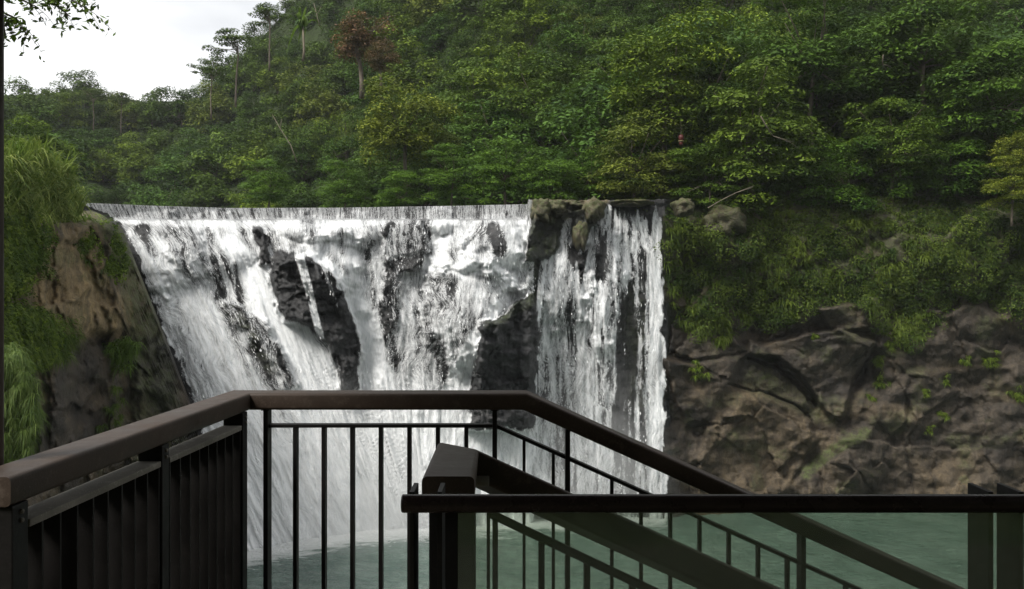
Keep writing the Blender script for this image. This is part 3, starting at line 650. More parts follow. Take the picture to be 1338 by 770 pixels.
# trees that stand out
extra('dead', 473, 42, 86, 1.25, (2.1, .75, 3.2), 'reddish brown withered tree high on the slope among green crowns')
extra('dead', 498, 70, 83, .7, (1.9, .75, 3.0), 'small brown withered bush below the reddish withered tree')
extra('sparse', 308, 66, 122, 1.0, (.9, .95, .9), 'tall open umbrella shaped tree against the sky on the left ridge')
extra('sparse', 276, 100, 122, .75, (.8, .85, .85), 'smaller ragged tree leaning out below the umbrella shaped tree on the ridge')
extra('sparse', 352, 28, 112, .8, (.9, .95, .9), 'thin pale topped tree on the ridge right of the umbrella shaped tree')
extra('sparse', 122, 132, 165, .8, (.7, .7, .7), 'sparse dark tree poking above the low left skyline')
extra('sparse', 158, 136, 165, .7, (.7, .7, .7), 'second sparse tree on the low left skyline, right of the taller one')
extra('broad', 530, 150, 72, .9, (1.7, 1.35, 1.2), 'yellow green tree standing forward of the slope over the falls')
extra('layered', 830, 205, 60, .8, (1.5, 1.22, 1.35), 'olive leaved tree with pale flowering tips leaning over the crags')
extra('broad', 868, 95, 63, 1.1, (1.55, 1.45, .95), 'bright green tree right of centre with light on its top')
extra('layered', 985, 160, 60.5, 1.15, (1.05, 1.05, .9), 'large spreading tree hanging over the right end of the falls')
extra('layered', 925, 222, 59, .6, (.85, .95, .8), 'low dark tree drooping beside the top of the right hand falls')
extra('layered', 1060, 60, 66, 1.2, (.75, .95, .85), 'dark green tree with rounded leaf clouds above the spreading tree')
extra('broad', 1200, 55, 65, 1.25, (.8, .98, .85), 'grey green tree with bulging leaf clumps near the upper right')
extra('layered', 1165, 175, 61, .75, (1.0, 1.05, .85), 'small tree with pale bent branches over the hanging grass')
extra('layered', 1300, 110, 62, 1.1, (.8, 1.0, .8), 'dark tree with long flat branches at the right edge')
extra('broad', 1338, 190, 58, .42, (2.3, 1.75, 1.6), 'small yellow leaved bush catching light at the right edge', cat='bush', name='bush')
extra('layered', 1322, 235, 57, .40, (1.9, 1.5, 1.3), 'pale twiggy bush above the cliff at the right edge', cat='bush', name='bush')
for k, (u, v, s, lab) in enumerate([(660, 215, .55, 'low fern like shrub above the middle of the crest'), (720, 235, .5, 'low shrub right above the mossy crags'), (590, 225, .5, 'low shrub with layered leaves above the cascade dome'), (770, 225, .48, 'dark low shrub between the crags and the olive tree'), (520, 245, .45, 'low dark shrub right behind the crest near its middle'), (450, 240, .5, 'leafy shrub behind the crest under the yellow green tree'), (350, 235, .6, 'bushy shrub behind the crest left of centre')]):
    extra('layered', u, v, 62+max(0, 600-u)*.08, s, (.95, 1.2, .85), lab, 'shrubs along the far bank', cat='shrub', name='shrub')
for u, v, s, lab in [(905, 248, .45, 'dark shrub over the brown boulder right of the falls'), (985, 250, .5, 'shrub above the pale boulder on the cliff top'), (1050, 232, .55, 'shrub on the cliff top under the spreading tree'), (1115, 222, .6, 'dark shrub above the middle of the hanging grass'), (1180, 212, .5, 'shrub under the pale bent branches'), (1240, 208, .6, 'deep green shrub on the cliff top toward the right'), (1300, 200, .6, 'dark shrub left of the small yellow leaved bush'), (1360, 215, .6, 'shrub at the cliff top on the right margin')]:
    extra('layered' if u < 1100 else 'broad', u, v, 62, s*1.25, (.8, 1.05, .8), lab, 'shrubs on the cliff top', cat='shrub', name='shrub')
for k, (u, v, D, s, lab) in enumerate([(20, 235, 50, .62, 'green bush on the left bank above the ochre rock'), (-20, 200, 46, .7, 'dark bush at the far left edge of the bank'), (60, 200, 62, .6, 'bush behind the pale grass at the left end of the crest'), (8, 320, 36, .38, 'small bush clinging to the left cliff below the grass')]):
    extra('broad', u, v, D, s, (1.2, 1.25, .9), lab, cat='bush', name='bush')

# undergrowth over the hill slope, one mass, its colour darkened as shadow between crowns
n = 60000; U = rng.uniform(-380, 1700, n); Tt = rng.uniform(0, 1, n); Vq = 320+(ptop(U)-320)*Tt
D = hillD(U, Vq)-rng.uniform(0, 1.0, n); C = unproj(U, Vq, D)
V, Q = leaves(rng, C, np.tile([0, -.6, .8], (n, 1)), .75, .6, .5)
ug = npmesh('undergrowth', V, Q, M['leaf'], smooth=False, fattrs={'var': rng.uniform(0, .3, n)}); ug.color = (.6, .65, .7, 1)
tag(ug, 'dense undergrowth, coloured dark for shadow gaps, covering the slope between the trees', 'undergrowth', kind='stuff')
# far ridge wood
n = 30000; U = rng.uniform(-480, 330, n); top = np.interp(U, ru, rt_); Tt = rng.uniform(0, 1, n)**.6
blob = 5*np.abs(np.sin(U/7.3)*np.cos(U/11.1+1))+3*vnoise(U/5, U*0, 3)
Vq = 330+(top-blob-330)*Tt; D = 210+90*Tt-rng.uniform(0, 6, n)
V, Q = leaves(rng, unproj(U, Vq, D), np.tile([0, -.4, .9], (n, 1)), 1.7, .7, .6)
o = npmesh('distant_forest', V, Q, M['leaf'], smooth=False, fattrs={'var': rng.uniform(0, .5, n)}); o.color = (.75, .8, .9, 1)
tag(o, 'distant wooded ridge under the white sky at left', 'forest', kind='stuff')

# ------------------------------------------------------------------ grasses and ferns
def blades(rng, base, nper, length, width, out=(0, -1, 0), droop=1.0, up=.6, spread=.7, seg=4):
    n = len(base)*nper; B = np.repeat(base, nper, 0)+rng.normal(0, .10, (len(base)*nper, 3))*np.repeat(np.broadcast_to(np.asarray(length, float).reshape(-1, 1), (len(base), 1)), nper, 0)
    Ls = np.repeat(np.broadcast_to(np.asarray(length, float), (len(base),)), nper)*rng.uniform(.5, 1.15, n)
    d = np.array(out)+rng.normal(0, spread, (n, 3)); d[:, 2] = 0; d /= np.linalg.norm(d, axis=1, keepdims=True)+1e-6
    sd = np.stack([-d[:, 1], d[:, 0], 0*d[:, 0]], 1)+rng.normal(0, .4, (n, 3)); sd /= np.linalg.norm(sd, axis=1, keepdims=True)
    u0 = rng.uniform(up*.5, up*1.3, n); dr = droop*rng.uniform(.6, 1.3, n); P = []
    for k in range(seg+1):
        t_ = k/seg; c = B+d*(Ls*t_*.75)[:, None]; c[:, 2] += Ls*(u0*t_-dr*t_*t_)
        wd = (width*(1-t_**1.5)*Ls/np.mean(Ls)+.002)[:, None]*.5; P.append(np.stack([c-sd*wd, c+sd*wd], 1))
    P = np.stack(P, 1).reshape(-1, 3); st = (seg+1)*2; q = []
    for k in range(seg): q.append(np.array([0, 1, 3, 2])+2*k)
    q = np.array(q); Q = (np.arange(n)[:, None, None]*st+q[None]).reshape(-1, 4)
    return P, Q, np.repeat(rng.uniform(0, 1, n), seg)
def sample_poly(rng, poly, n):
    P = np.array(poly, float); lo = P.min(0); hi = P.max(0); out = []
    while len(out) < n:
        c = rng.uniform(lo, hi, (n*2, 2)); k = sdf(c[:, 0], c[:, 1], poly) > 0; out += list(c[k])
    return np.array(out[:n])
HANG = [(868, 262), (960, 262), (1100, 240), (1400, 215), (1400, 430), (1338, 415), (1300, 400), (1262, 385), (1232, 402), (1210, 440), (1178, 452), (1150, 432), (1128, 396), (1082, 396), (1050, 412), (1002, 418), (970, 428), (945, 452), (925, 440), (902, 446), (884, 418), (870, 360)]
rus, RV, RR = np.concatenate([np.arange(866, 1345, 1.8), np.arange(1345, 1700, 6)]), None, RDp
Cp = sample_poly(rng, HANG, 2600)
ok = (fbm(Cp[:, 0]/26, Cp[:, 1]/22, 3, 15) > -.32) | (Cp[:, 1] < 300); Cp = Cp[ok]
V0r = np.interp(Cp[:, 0], [866, 940, 1100, 1300, 1700], [266, 262, 235, 215, 190])
jj = np.clip(np.searchsorted(rus, Cp[:, 0]), 0, len(rus)-1); ii = np.clip(((Cp[:, 1]-V0r)/(HY+(CZ+.9)*F/60-V0r)*259).astype(int), 0, 259)
Dp = RDp[ii, jj]; base = unproj(Cp[:, 0], Cp[:, 1], Dp)
P, Q, va = blades(rng, base, 30, rng.uniform(.3, .8, len(base)), .06, out=(-.1, -.8, 0), droop=.95, up=.55, spread=1.0)
hue = np.repeat(np.clip(.5+fbm(Cp[:, 0]/40, Cp[:, 1]/30, 3, 19)*1.3, 0, 1), 30*4)  # dark gaps and lighter highlights put into the blade colour
tag(npmesh('hanging_grass', P, Q, M['fern'], fattrs={'var': np.clip(va*.35+hue*.8-.12, 0, 1)}), 'mass of ferns and grass hanging over the upper right cliff', 'grass', kind='stuff')
def fern_leaf_patch(poly, n, ls, name, label, mat='fern', kind=None, thick=.5):
    c = sample_poly(rng, poly, n); V0r = np.interp(c[:, 0], [866, 940, 1100, 1300, 1700], [266, 262, 235, 215, 190])
    jj = np.clip(np.searchsorted(rus, c[:, 0]), 0, len(rus)-1); ii = np.clip(((c[:, 1]-V0r)/(HY+(CZ+.9)*F/60-V0r)*259).astype(int), 0, 259)
    b = unproj(c[:, 0], c[:, 1], RDp[ii, jj]-rng.uniform(0, thick, n)); 
    V, Q = leaves(rng, b, np.tile([0, -.8, .7], (n, 1)), ls, .4, .6, .8)
    return npmesh(name, V, Q, M[mat], smooth=False, fattrs={'var': rng.uniform(0, 1, n)})
def cliff_depth(c): 
    V0r = np.interp(c[:, 0], [866, 940, 1100, 1300, 1700], [266, 262, 235, 215, 190])
    return RDp[np.clip(((c[:, 1]-V0r)/(HY+(CZ+.9)*F/60-V0r)*259).astype(int), 0, 259), np.clip(np.searchsorted(rus, c[:, 0]), 0, len(rus)-1)]
def clumps(poly, n, per, r0, r1, ls, asp=.4, droop=.8, zs=.9):
    c = sample_poly(rng, poly, n); k = fbm(c[:, 0]/22, c[:, 1]/20, 3, 25) > -.25; c = c[k]; n = len(c)
    b = unproj(c[:, 0], c[:, 1], cliff_depth(c)); r = rng.uniform(r0, r1, n); d = rng.normal(0, 1, (n, per, 3)); d /= np.linalg.norm(d, axis=2, keepdims=True)
    d[..., 1] = -np.abs(d[..., 1]); p = b[:, None]+d*r[:, None, None]*np.array([1, .9, zs]); p[..., 2] -= .25*r[:, None]
    V, Q = leaves(rng, p.reshape(-1, 3), (d*.8+np.array([0, -.3, .8])).reshape(-1, 3), ls, asp, .5, droop)
    return V, Q, np.clip(np.repeat(rng.uniform(.0, .8, n)**1.3, per)+rng.normal(0, .15, n*per), 0, 1)
V, Q, va = clumps(HANG, 620, 130, .35, .95, .17)
tag(npmesh('creeper', V, Q, M['fern'], smooth=False, fattrs={'var': va}), 'leafy creepers bulging among the hanging grass of the right cliff', 'creeper', kind='stuff')
# single fern clumps on the right cliff
FERN = [(1146, 470, .8, 'fern clump at the upper end of the crack beside the grey slab'), (1150, 497, .9, 'bright fern clump just right of the grey triangular slab'), (1136, 520, .7, 'bright fern clump lowest beside the tip of the triangular slab'), (1160, 452, .7, 'small fern under the hanging grass right of the slab'),
        (1232, 496, .7, 'small fern on bare rock at right, below the grass'), (1236, 545, .6, 'lower small fern on the bare rock face at right'), (1215, 562, .5, 'tiny fern tuft low on the rock right of the mossy streak'), (1262, 470, .6, 'tuft under the hanging grass near the right pale streaks'), (1295, 468, .8, 'leafy tuft left of the pale streaks near the right edge'), (1332, 515, .8, 'tuft at the right edge of the cliff'),
        (915, 485, .9, 'fern tuft on the dark block beside the right hand waterfall'), (890, 300, 1.0, 'tuft beside the top of the right hand waterfall'), (935, 445, .9, 'light green fern hanging lowest above the dark block'), (1062, 438, .5, 'small tuft on top of the triangular slab'), (1208, 512, .5, 'small fern midway between slab and right fern'), (1180, 450, .8, 'fern hanging from the grass edge right of slab top')]
for u, v, s, lab in FERN:
    D = RDp[int(np.clip((v-float(np.interp(u, [866, 940, 1100, 1300, 1700], [266, 262, 235, 215, 190])))/(HY+(CZ+.9)*F/60-float(np.interp(u, [866, 940, 1100, 1300, 1700], [266, 262, 235, 215, 190])))*259, 0, 259)), int(np.searchsorted(rus, u))]
    b0 = px(u, v, float(D)); nb = 7; loc = rng.normal(0, .22*s, (nb, 3)); loc[:, 1] = 0
    P, Q, va = blades(rng, loc*1.3, 44, .6*s, .05, out=(-.1, -.8, 0), droop=.9, up=.55, spread=1.1)
    o = npmesh('fern', P, Q, M['fern'], fattrs={'var': va}); o.location = b0; o.color = (1.15, 1.15, .9, 1)
    tag(o, lab, 'fern', 'fern clumps on the right cliff')

# left bank grasses
def left_base(poly, n):
    c = sample_poly(rng, poly, n); return c
def tuftset(name, label, poly, n, D, L_, wdt, col, nper=40, out=(.3, -1, 0), droop=1.0, up=.7, kind='stuff', cat='grass'):
    c = sample_poly(rng, poly, n); DD = (leftD(c[:, 0])-.8 if D is None else np.full(n, D)+rng.uniform(-.8, .8, n))
    b = unproj(c[:, 0], c[:, 1], DD)
    P, Q, va = blades(rng, b, nper, rng.uniform(.7, 1.2, n)*L_, wdt, out=out, droop=droop, up=up, spread=.95)
    o = npmesh(name, P, Q, M['grass'], fattrs={'var': va}); o.color = (*col, 1); tag(o, label, cat, kind=kind); return o
tuftset('grass', 'tall pale silver grass arching over the left end of the crest', [(-20, 215), (50, 205), (88, 222), (108, 262), (100, 292), (60, 296), (-20, 280)], 230, None, 1.15, .06, (1.9, 1.7, 1.9), 22, up=1.5, droop=1.15)
tuftset('grass', 'green grass and ferns hanging down the rock beside the falls', [(84, 292), (128, 284), (150, 296), (168, 345), (150, 372), (120, 350), (96, 330)], 160, None, .5, .04, (.95, 1.05, .7), 30)
tuftset('grass', 'green grass at the left edge above the ochre rock', [(-30, 270), (40, 285), (62, 330), (30, 362), (-30, 380)], 200, None, .7, .04, (.9, 1.05, .6), 34)
tuftset('grass', 'drooping grass tussocks across the middle of the left cliff', [(-20, 392), (60, 408), (96, 418), (104, 442), (88, 470), (40, 480), (-20, 470)], 230, None, .75, .04, (1.0, 1.05, .75), 34, droop=1.1)
tuftset('grass', 'small green tuft growing from the dark recess of the left cliff', [(136, 446), (172, 440), (180, 458), (168, 486), (146, 478)], 30, 46.6, .8, .05, (.9, 1.1, .6), 36, droop=1.2)
tuftset('grass', 'long soft grass hanging near at the left edge above the handrail', [(-40, 446), (22, 452), (44, 490), (52, 540), (40, 580), (10, 640), (-40, 660)], 560, 20, .34, .011, (1.0, 1.05, 1.15), 40, out=(.5, -.6, 0), droop=1.2, up=.5)
tuftset('grass', 'mossy tufts on the shaded lower left cliff', [(150, 500), (170, 520), (176, 600), (150, 610), (128, 560)], 22, 45.6, .5, .04, (.8, .9, .5), 30, droop=1.3)

def bank_leaves(poly, n, per, ls, col, lab):
    c = sample_poly(rng, poly, n); D = leftD(c[:, 0])-.7; b = unproj(c[:, 0], c[:, 1], D); d = rng.normal(0, 1, (n, per, 3)); d /= np.linalg.norm(d, axis=2, keepdims=True); d[..., 1] = -np.abs(d[..., 1])
    p = b[:, None]+d*rng.uniform(.2, .6, (n, 1, 1)); V, Q = leaves(rng, p.reshape(-1, 3), (d*.8+np.array([0, -.3, .8])).reshape(-1, 3), ls, .4, .5, .8)
    o = npmesh('creeper', V, Q, M['fern'], smooth=False, fattrs={'var': np.clip(np.repeat(rng.uniform(0, .9, n), per)+rng.normal(0, .15, n*per), 0, 1)}); o.color = (*col, 1); tag(o, lab, 'creeper', kind='stuff')
bank_leaves([(-40, 262), (50, 280), (66, 316), (40, 356), (20, 385), (-40, 385)], 220, 110, .19, (1.3, 1.3, .9), 'leafy creepers at the left edge above the ochre rock')
bank_leaves([(84, 290), (126, 284), (150, 298), (166, 345), (150, 370), (112, 330)], 80, 110, .16, (1.3, 1.35, .8), 'leafy ferns spilling over the cliff corner beside the falls')
bank_leaves([(-40, 400), (50, 404), (90, 440), (60, 476), (-40, 476)], 160, 110, .18, (1.35, 1.4, .9), 'leafy creepers across the middle of the left cliff')
# broad leaved bush below the near end of the left rail
RTZ = CZ-.4228
def near_bush():
    root = empty('bush', (-1.95, 2.9, float(G(-1.95, 2.9))))
    m = MB(); C = []; 
    for k in range(26):
        a = rng.uniform(0, 6.28); r = rng.uniform(.15, .62); h = rng.uniform(.6, 1.3)
        e = Vector((math.cos(a)*r-.12, math.sin(a)*r, h)); m.tube([(0, 0, -.15), (e.x*.4, e.y*.4, h*.55), e], .012, .004, 5)
        for q_ in range(22): C.append(e*rng.uniform(.55, 1.02)+Vector(rng.normal(0, .09, 3)))
    C = np.array([tuple(c) for c in C]); C[:, 0] = np.minimum(C[:, 0], .42)-.1; C[:, 2] = np.minimum(C[:, 2], RTZ-float(G(-1.95, 2.9))-.12-rng.uniform(0, .5, len(C)))
    V, Q = leaves(rng, C, np.tile([.2, -.5, .8], (len(C), 1)), .17, .38, .5, .8)
    m.build('stem', M['bark'], root); npmesh('foliage', V, Q, M['broad'], root, smooth=False, fattrs={'var': rng.uniform(0, 1, len(C))})
    tag(root, 'bright green broad leaved bush behind the near end of the left railing', 'bush')
near_bush()
# near tree whose branch enters at the top left
def near_tree():
    gx, gy = -8.6, 9.6; gz = float(G(gx, gy)); root = empty('tree', (gx, gy, gz)); m = MB()
    H = Vector((gx, gy, gz)); tops = px(-70, -30, 10)-H
    m.tube([(0, 0, -.6), (.1, 0, 2.2), (.3, .1, 4), tuple(tops*.9+Vector((0, 0, .3))), tuple(tops+Vector((.2, 0, 1.6)))], .17, .07, 10)
    tw = []
    paths = [[(-70, -30), (-20, -18), (40, -12), (90, -2), (118, 14)], [(-60, -10), (-10, 10), (20, 24), (34, 44)], [(-60, 0), (-25, 40), (4, 66)], [(40, -12), (70, 4), (92, 22)], [(-20, -18), (20, -4), (50, 10)], [(-10, 10), (4, 30), (8, 50)]]
    C = []
    for pth in paths:
        pts = [px(a, b, 10+rng.uniform(-.2, .2))-H for a, b in pth]; m.tube(pts, .022, .006, 6)
        for i in range(len(pts)-1):
            for k in range(7):
                s0 = pts[i].lerp(pts[i+1], rng.uniform(0, 1)); e = s0+Vector((rng.uniform(-.12, .2), rng.uniform(-.3, .3), rng.uniform(-.22, .12)))
                m.tube([s0, s0.lerp(e, .5)+Vector((0, 0, .02)), e], .004, .002, 4)
                for q_ in range(9): C.append(s0.lerp(e, rng.uniform(.3, 1.08))+Vector(rng.normal(0, .03, 3)))
    for k in range(2500):                     # the rest of the crown, above and left of the view
        d = Vector(rng.normal(0, 1, 3)); C.append(tops+Vector((-1.0, .4, 1.6))+Vector((d.x*.8, d.y*.9, d.z*.45)))
    C = np.array([tuple(c) for c in C])
    V, Q = leaves(rng, C, np.tile([0, -.3, .7], (len(C), 1)), .085, .45, .7, .6)
    m.build('trunk', M['bark'], root, smooth=True); o = npmesh('foliage', V, Q, M['leaf'], root, smooth=False, fattrs={'var': rng.uniform(0, 1, len(C))}); o.color = (.8, .9, .8, 1)
    tag(root, 'near tree whose dark leafy branch reaches in at the top left', 'tree')
near_tree()

# pale bare stems in the forest
for k, (pts, D, lab) in enumerate([
    ([(388, 212), (380, 190), (366, 168), (356, 150)], 72, 'pale bare trunk slanting through the feathery trees left of centre'),
    ([(1154, 72), (1153, 84), (1158, 92)], 44, 'short white dead stick in the dark foliage at upper right'),
    ([(994, 152), (1004, 170), (1010, 178), (1032, 186), (1044, 194)], 45, 'pale forked branch in the large spreading tree'),
    ([(418, 36), (414, 20), (410, 4)], 92, 'pale straight stem beside the palm fronds near the top'),
    ([(925, 272), (942, 262), (962, 252), (985, 243)], 46, 'pale twig trailing over the cliff top beside the right hand falls')]):
    b = px(*pts[0], D); m = MB(); q = [px(a, c, D+.3*i)-b for i, (a, c) in enumerate(pts)]; m.tube(q, .05*D/70, .02*D/70, 6)
    s_ = q[len(q)//2]; m.tube([s_, s_+(q[-1]-s_)*.6+Vector((.5, 0, .1))*D/70], .03*D/70, .012*D/70, 5)
    o = m.build('branch', M['pale_bark'], None, smooth=True); o.location = b; tag(o, lab, 'branch')
# palm on the ridge
def palm():
    b = px(396, 34, 88); root = empty('palm_tree', b-Vector((0, 0, 4.5))); m = MB(); m.tube([(0, 0, 1), (.1, 0, 2), (0, 0, 4.5)], .14, .09, 8); m.build('trunk', M['pale_bark'], root, smooth=True)
    base = np.tile([[0, 0, 4.5]], (1, 1)); P, Q, va = blades(rng, base, 20, 3.0, .42, out=(0, 0, 0), droop=1.15, up=1.0, spread=1, seg=6)
    o = npmesh('fronds', P, Q, M['grass'], root, fattrs={'var': va}); o.color = (.8, .95, .85, 1)
    tag(root, 'pale green palm with arching fronds high on the left slope', 'palm')
palm()
# red lantern in the foliage: kind unclear, the hanging form is invented
root = empty('item', px(890, 184, 58)); root.scale = (.8, .8, .8); m = MB()
def lathe(m, prof, k=14):
    b = len(m.v)
    for r, z in prof:
        for j in range(k): m.v.append((r*math.cos(6.2832*j/k), r*math.sin(6.2832*j/k), z))
    for i in range(len(prof)-1):
        for j in range(k): q = (j+1) % k; m.f.append((b+i*k+j, b+i*k+q, b+(i+1)*k+q, b+(i+1)*k+j))
lathe(m, [(.02, .55), (.16, .5), (.25, .34), (.25, .16), (.18, .04)]).build if False else None
m = MB(); lathe(m, [(.01, .5), (.15, .47), (.22, .32), (.22, .12), (.14, .0)]); m.build('upper_part', M['red'], root, smooth=True)
m = MB(); lathe(m, [(.0, .0), (.24, .0), (.24, -.06), (.0, -.06)]); m.build('band', M['cream'], root)
m = MB(); lathe(m, [(.05, -.06), (.17, -.1), (.15, -.36), (.02, -.42)]); m.build('lower_part', M['red'], root, smooth=True)
m = MB(); m.tube([(0, 0, .5), (0, .1, 1.6)], .012); m.build('cord', M['bark'], root)
tag(root, 'small dim red lantern shape with pale band half hidden in foliage', 'item')

# crest boulders
def boulder(name, cx_, cy_, D, rx, ry, rz, seed, lab):
    n1, n2 = 40, 24; th = np.linspace(0, 2*np.pi, n1+1)[:-1]; ph = np.linspace(.03, np.pi-.03, n2); TH, PH = np.meshgrid(th, ph)
    x = np.cos(TH)*np.sin(PH); y = np.sin(TH)*np.sin(PH); z = np.cos(PH)
    sg = lambda a: np.sign(a)*np.abs(a)**.88
    nn = 1+.5*fbm(x*2+seed+5, z*2+y+5, 4, seed)+.12*fbm(x*6+9, z*6+y*5+9, 3, seed)
    P = np.stack([sg(x)*rx*nn, sg(y)*ry*nn, sg(z)*rz*nn], -1)
    i = np.arange(n2-1)[:, None]*n1; j = np.arange(n1)[None]; Q = np.stack([i+j, i+n1+j, i+n1+(j+1) % n1, i+(j+1) % n1], -1).reshape(-1, 4)
    o = npmesh(name, P, Q, M['cliff'], attrs={'moss': (.65+z*.3).ravel(), 'ochre': (.2+z*.15).ravel(), 'wet': (.6-.25*z).ravel()}); o.location = px(cx_, cy_, D)
    tag(o, lab, 'boulder', 'boulders along the crest'); return o
boulder('boulder', 707, 276, 55.6, .62, .7, .75, 1, 'mossy brown boulder at the right end of the weir curtain')
boulder('boulder', 729, 273, 56.2, .55, .8, .5, 2, 'low brown boulder between the two crest crags')
boulder('boulder', 748, 268, 56.6, .65, .8, .3, 3, 'flat slab boulder in the middle of the crags')
boulder('boulder', 776, 276, 55.8, .62, .7, .72, 4, 'tilted boulder with moss where the right strands begin')
boulder('boulder', 758, 308, 55.6, .42, .6, .85, 5, 'dark hanging boulder splitting the right hand strands')
boulder('boulder', 893, 272, 55.5, .7, .8, .55, 6, 'brown boulder capping the right side of the falls')
boulder('boulder', 944, 290, 57.9, 1.25, 1.0, 1.05, 7, 'pale brown boulder under the trees on top of the cliff')
boulder('boulder', 822, 266, 57.0, 1.3, .8, .22, 8, 'dark low boulder ledge over the right hand strands')

# ------------------------------------------------------------------ deck, stairs and railings
RT = CZ-.4228            # top of the handrails
FZ = CZ-1.52             # deck level
deck = empty('viewing_deck', (0, 0, FZ))
for k in range(26):
    y0 = -1.6+k*.135; (MB().box(-1.32, 3.2, y0, y0+.128, -.04, 0)).build('board', M['deck'], deck, .004)
for k in range(13):
    y0 = 1.92+k*.135; (MB().box(-1.32+.05*k/13, .10, y0, y0+.128, -.04, 0)).build('board', M['deck'], deck, .004)
for y0 in (-1.4, .4, 1.8, 3.4): MB().box(-1.25, 3.1 if y0 < 1.9 else .08, y0-.05, y0+.05, -.24, -.045).build('beam', M['rail_dark'], deck)
for x0, y0 in ((-1.2, -1.4), (3.0, -1.4), (-1.2, 1.8), (3.0, 1.8), (-1.15, 3.4), (0, 3.4)):
    gz = float(G(x0, y0))-FZ; MB().box(x0-.1, x0+.1, y0-.1, y0+.1, gz-.3, -.245).build('column', M['concrete'], deck)
tag(deck, 'timber viewing deck the railings stand on, below the photographer', 'deck')
st = empty('stairs', (.10, 0, FZ))
for k in range(12):
    MB().box(.02+k*.31, .02+k*.31+.32, 2.33, 3.50, -.145*(k+1)-.05, -.145*(k+1)).build('tread', M['deck'], st, .004)
for y0 in (2.30, 3.515):
    MB().hexa([(0, y0, -.45), (4.0, y0, -.45-1.87), (4.0, y0+.03, -2.32), (0, y0+.03, -.45), (0, y0, -.05), (4.0, y0, -1.92), (4.0, y0+.03, -1.92), (0, y0+.03, -.05)]).build('stringer', M['rail_dark'], st)
for y0 in (2.36, 3.45): MB().box(3.8, 3.95, y0-.07, y0+.07, -3.6, -2.2).build('column', M['concrete'], st)
tag(st, 'stairs going down to the right between the two sloping handrails', 'stairs')

prof = []
def rprof(wd, th, r=.012, n=4):
    pr = []
    for cx_, cz_, a0 in ((wd/2-r, -r, 0), (-wd/2+r, -r, 90), (-wd/2+r, -th+r, 180), (wd/2-r, -th+r, 270)):
        for k in range(n+1): a = R(a0+90*k/n); pr.append((cx_+r*math.cos(a), cz_+r*math.sin(a)))
    return pr
SL = .452
def handrail(path, mat, parent, wd=.112, th=.066, name='handrail'):
    o = MB().sweep(rprof(wd, th), path).build(name, mat, parent)
    for p in o.data.polygons: p.use_smooth = len(p.vertices) == 4
    o.data.set_sharp_from_angle(angle=R(40)) if hasattr(o.data, 'set_sharp_from_angle') else None
    return o
r1 = empty('railing', (-1.1, 3.5, FZ)); off = Vector(r1.location)
def B(x0, x1, y0, y1, z0, z1): return MB().box(x0-off.x, x1-off.x, y0-off.y, y1-off.y, z0-off.z, z1-off.z)
def Pt(x, y, z): return Vector((x, y, z))-off
lx = lambda y, o_=0: -1.208+.0552*y+o_          # inner face of the left run
bendx = (688-669)/F*3.505
c0 = Pt(lx(1.95, -.056), 1.95, RT); c1 = Pt(lx(3.505, -.056), 3.505, RT)
# left run, mitred into the far run: brown and lit from above
handrail([c0, c1, Pt(bendx, 3.505, RT), Pt(bendx+4.0, 3.505, RT-4.0*SL)], M['rail'], r1)
# left run posts
for y0, y1, n_ in ((1.955, 2.02, 'post'), (2.69, 2.745, 'post'), (3.37, 3.43, 'post')):
    x = lx(y0); B(x-.075, x-.001, y0, y1, FZ, RT-.067).build(n_, M['rail_dark'], r1, .003)
def skewbar(y0, y1, w_, z0, z1, inset=.003):
    a, b_ = lx(y0)-inset, lx(y1)-inset
    return MB().hexa([Pt(a-w_, y0, z0), Pt(a, y0, z0), Pt(b_, y1, z0), Pt(b_-w_, y1, z0), Pt(a-w_, y0, z1), Pt(a, y0, z1), Pt(b_, y1, z1), Pt(b_-w_, y1, z1)])
skewbar(2.023, 2.687, .074, CZ-.553, CZ-.535).build('mid_rail', M['ledge'], r1, .002)
skewbar(2.748, 3.367, .074, CZ-.553, CZ-.535).build('mid_rail', M['ledge'], r1, .002)
for y0, y1 in ((2.023, 2.687), (2.748, 3.367)): skewbar(y0, y1, .074, FZ+.06, FZ+.085).build('bottom_rail', M['rail_dark'], r1)
for k in range(18):
    y = 2.074+k*.0753
    if 2.68 < y < 2.75 or y > 3.36: continue
    x = lx(y)-.006; B(x-.088, x, y, y+.008, FZ+.0852, CZ-.5532).build('baluster', M['rail_dark'], r1)
# far run
zs = CZ-.55
px1 = (349-669)/F*3.5; px2 = (646.5-669)/F*3.5
B(px1+.0095, px2-.0095, 3.485, 3.525, zs-.013, zs).build('sub_rail', M['rail_dark'], r1, .002)
for x in (px1, px2): B(x-.009, x+.009, 3.475, 3.535, FZ+.0005, RT-.067).build('post', M['rail_dark'], r1, .002)
for k in range(1, 8):
    x = px1+(px2-px1)*k/8; B(x-.0075, x+.0075, 3.487, 3.523, FZ+.075, zs-.0133).build('baluster', M['rail_dark'], r1)
B(px1+.0095, px2-.0095, 3.485, 3.525, FZ+.05, FZ+.0748).build('bottom_rail', M['rail_dark'], r1)
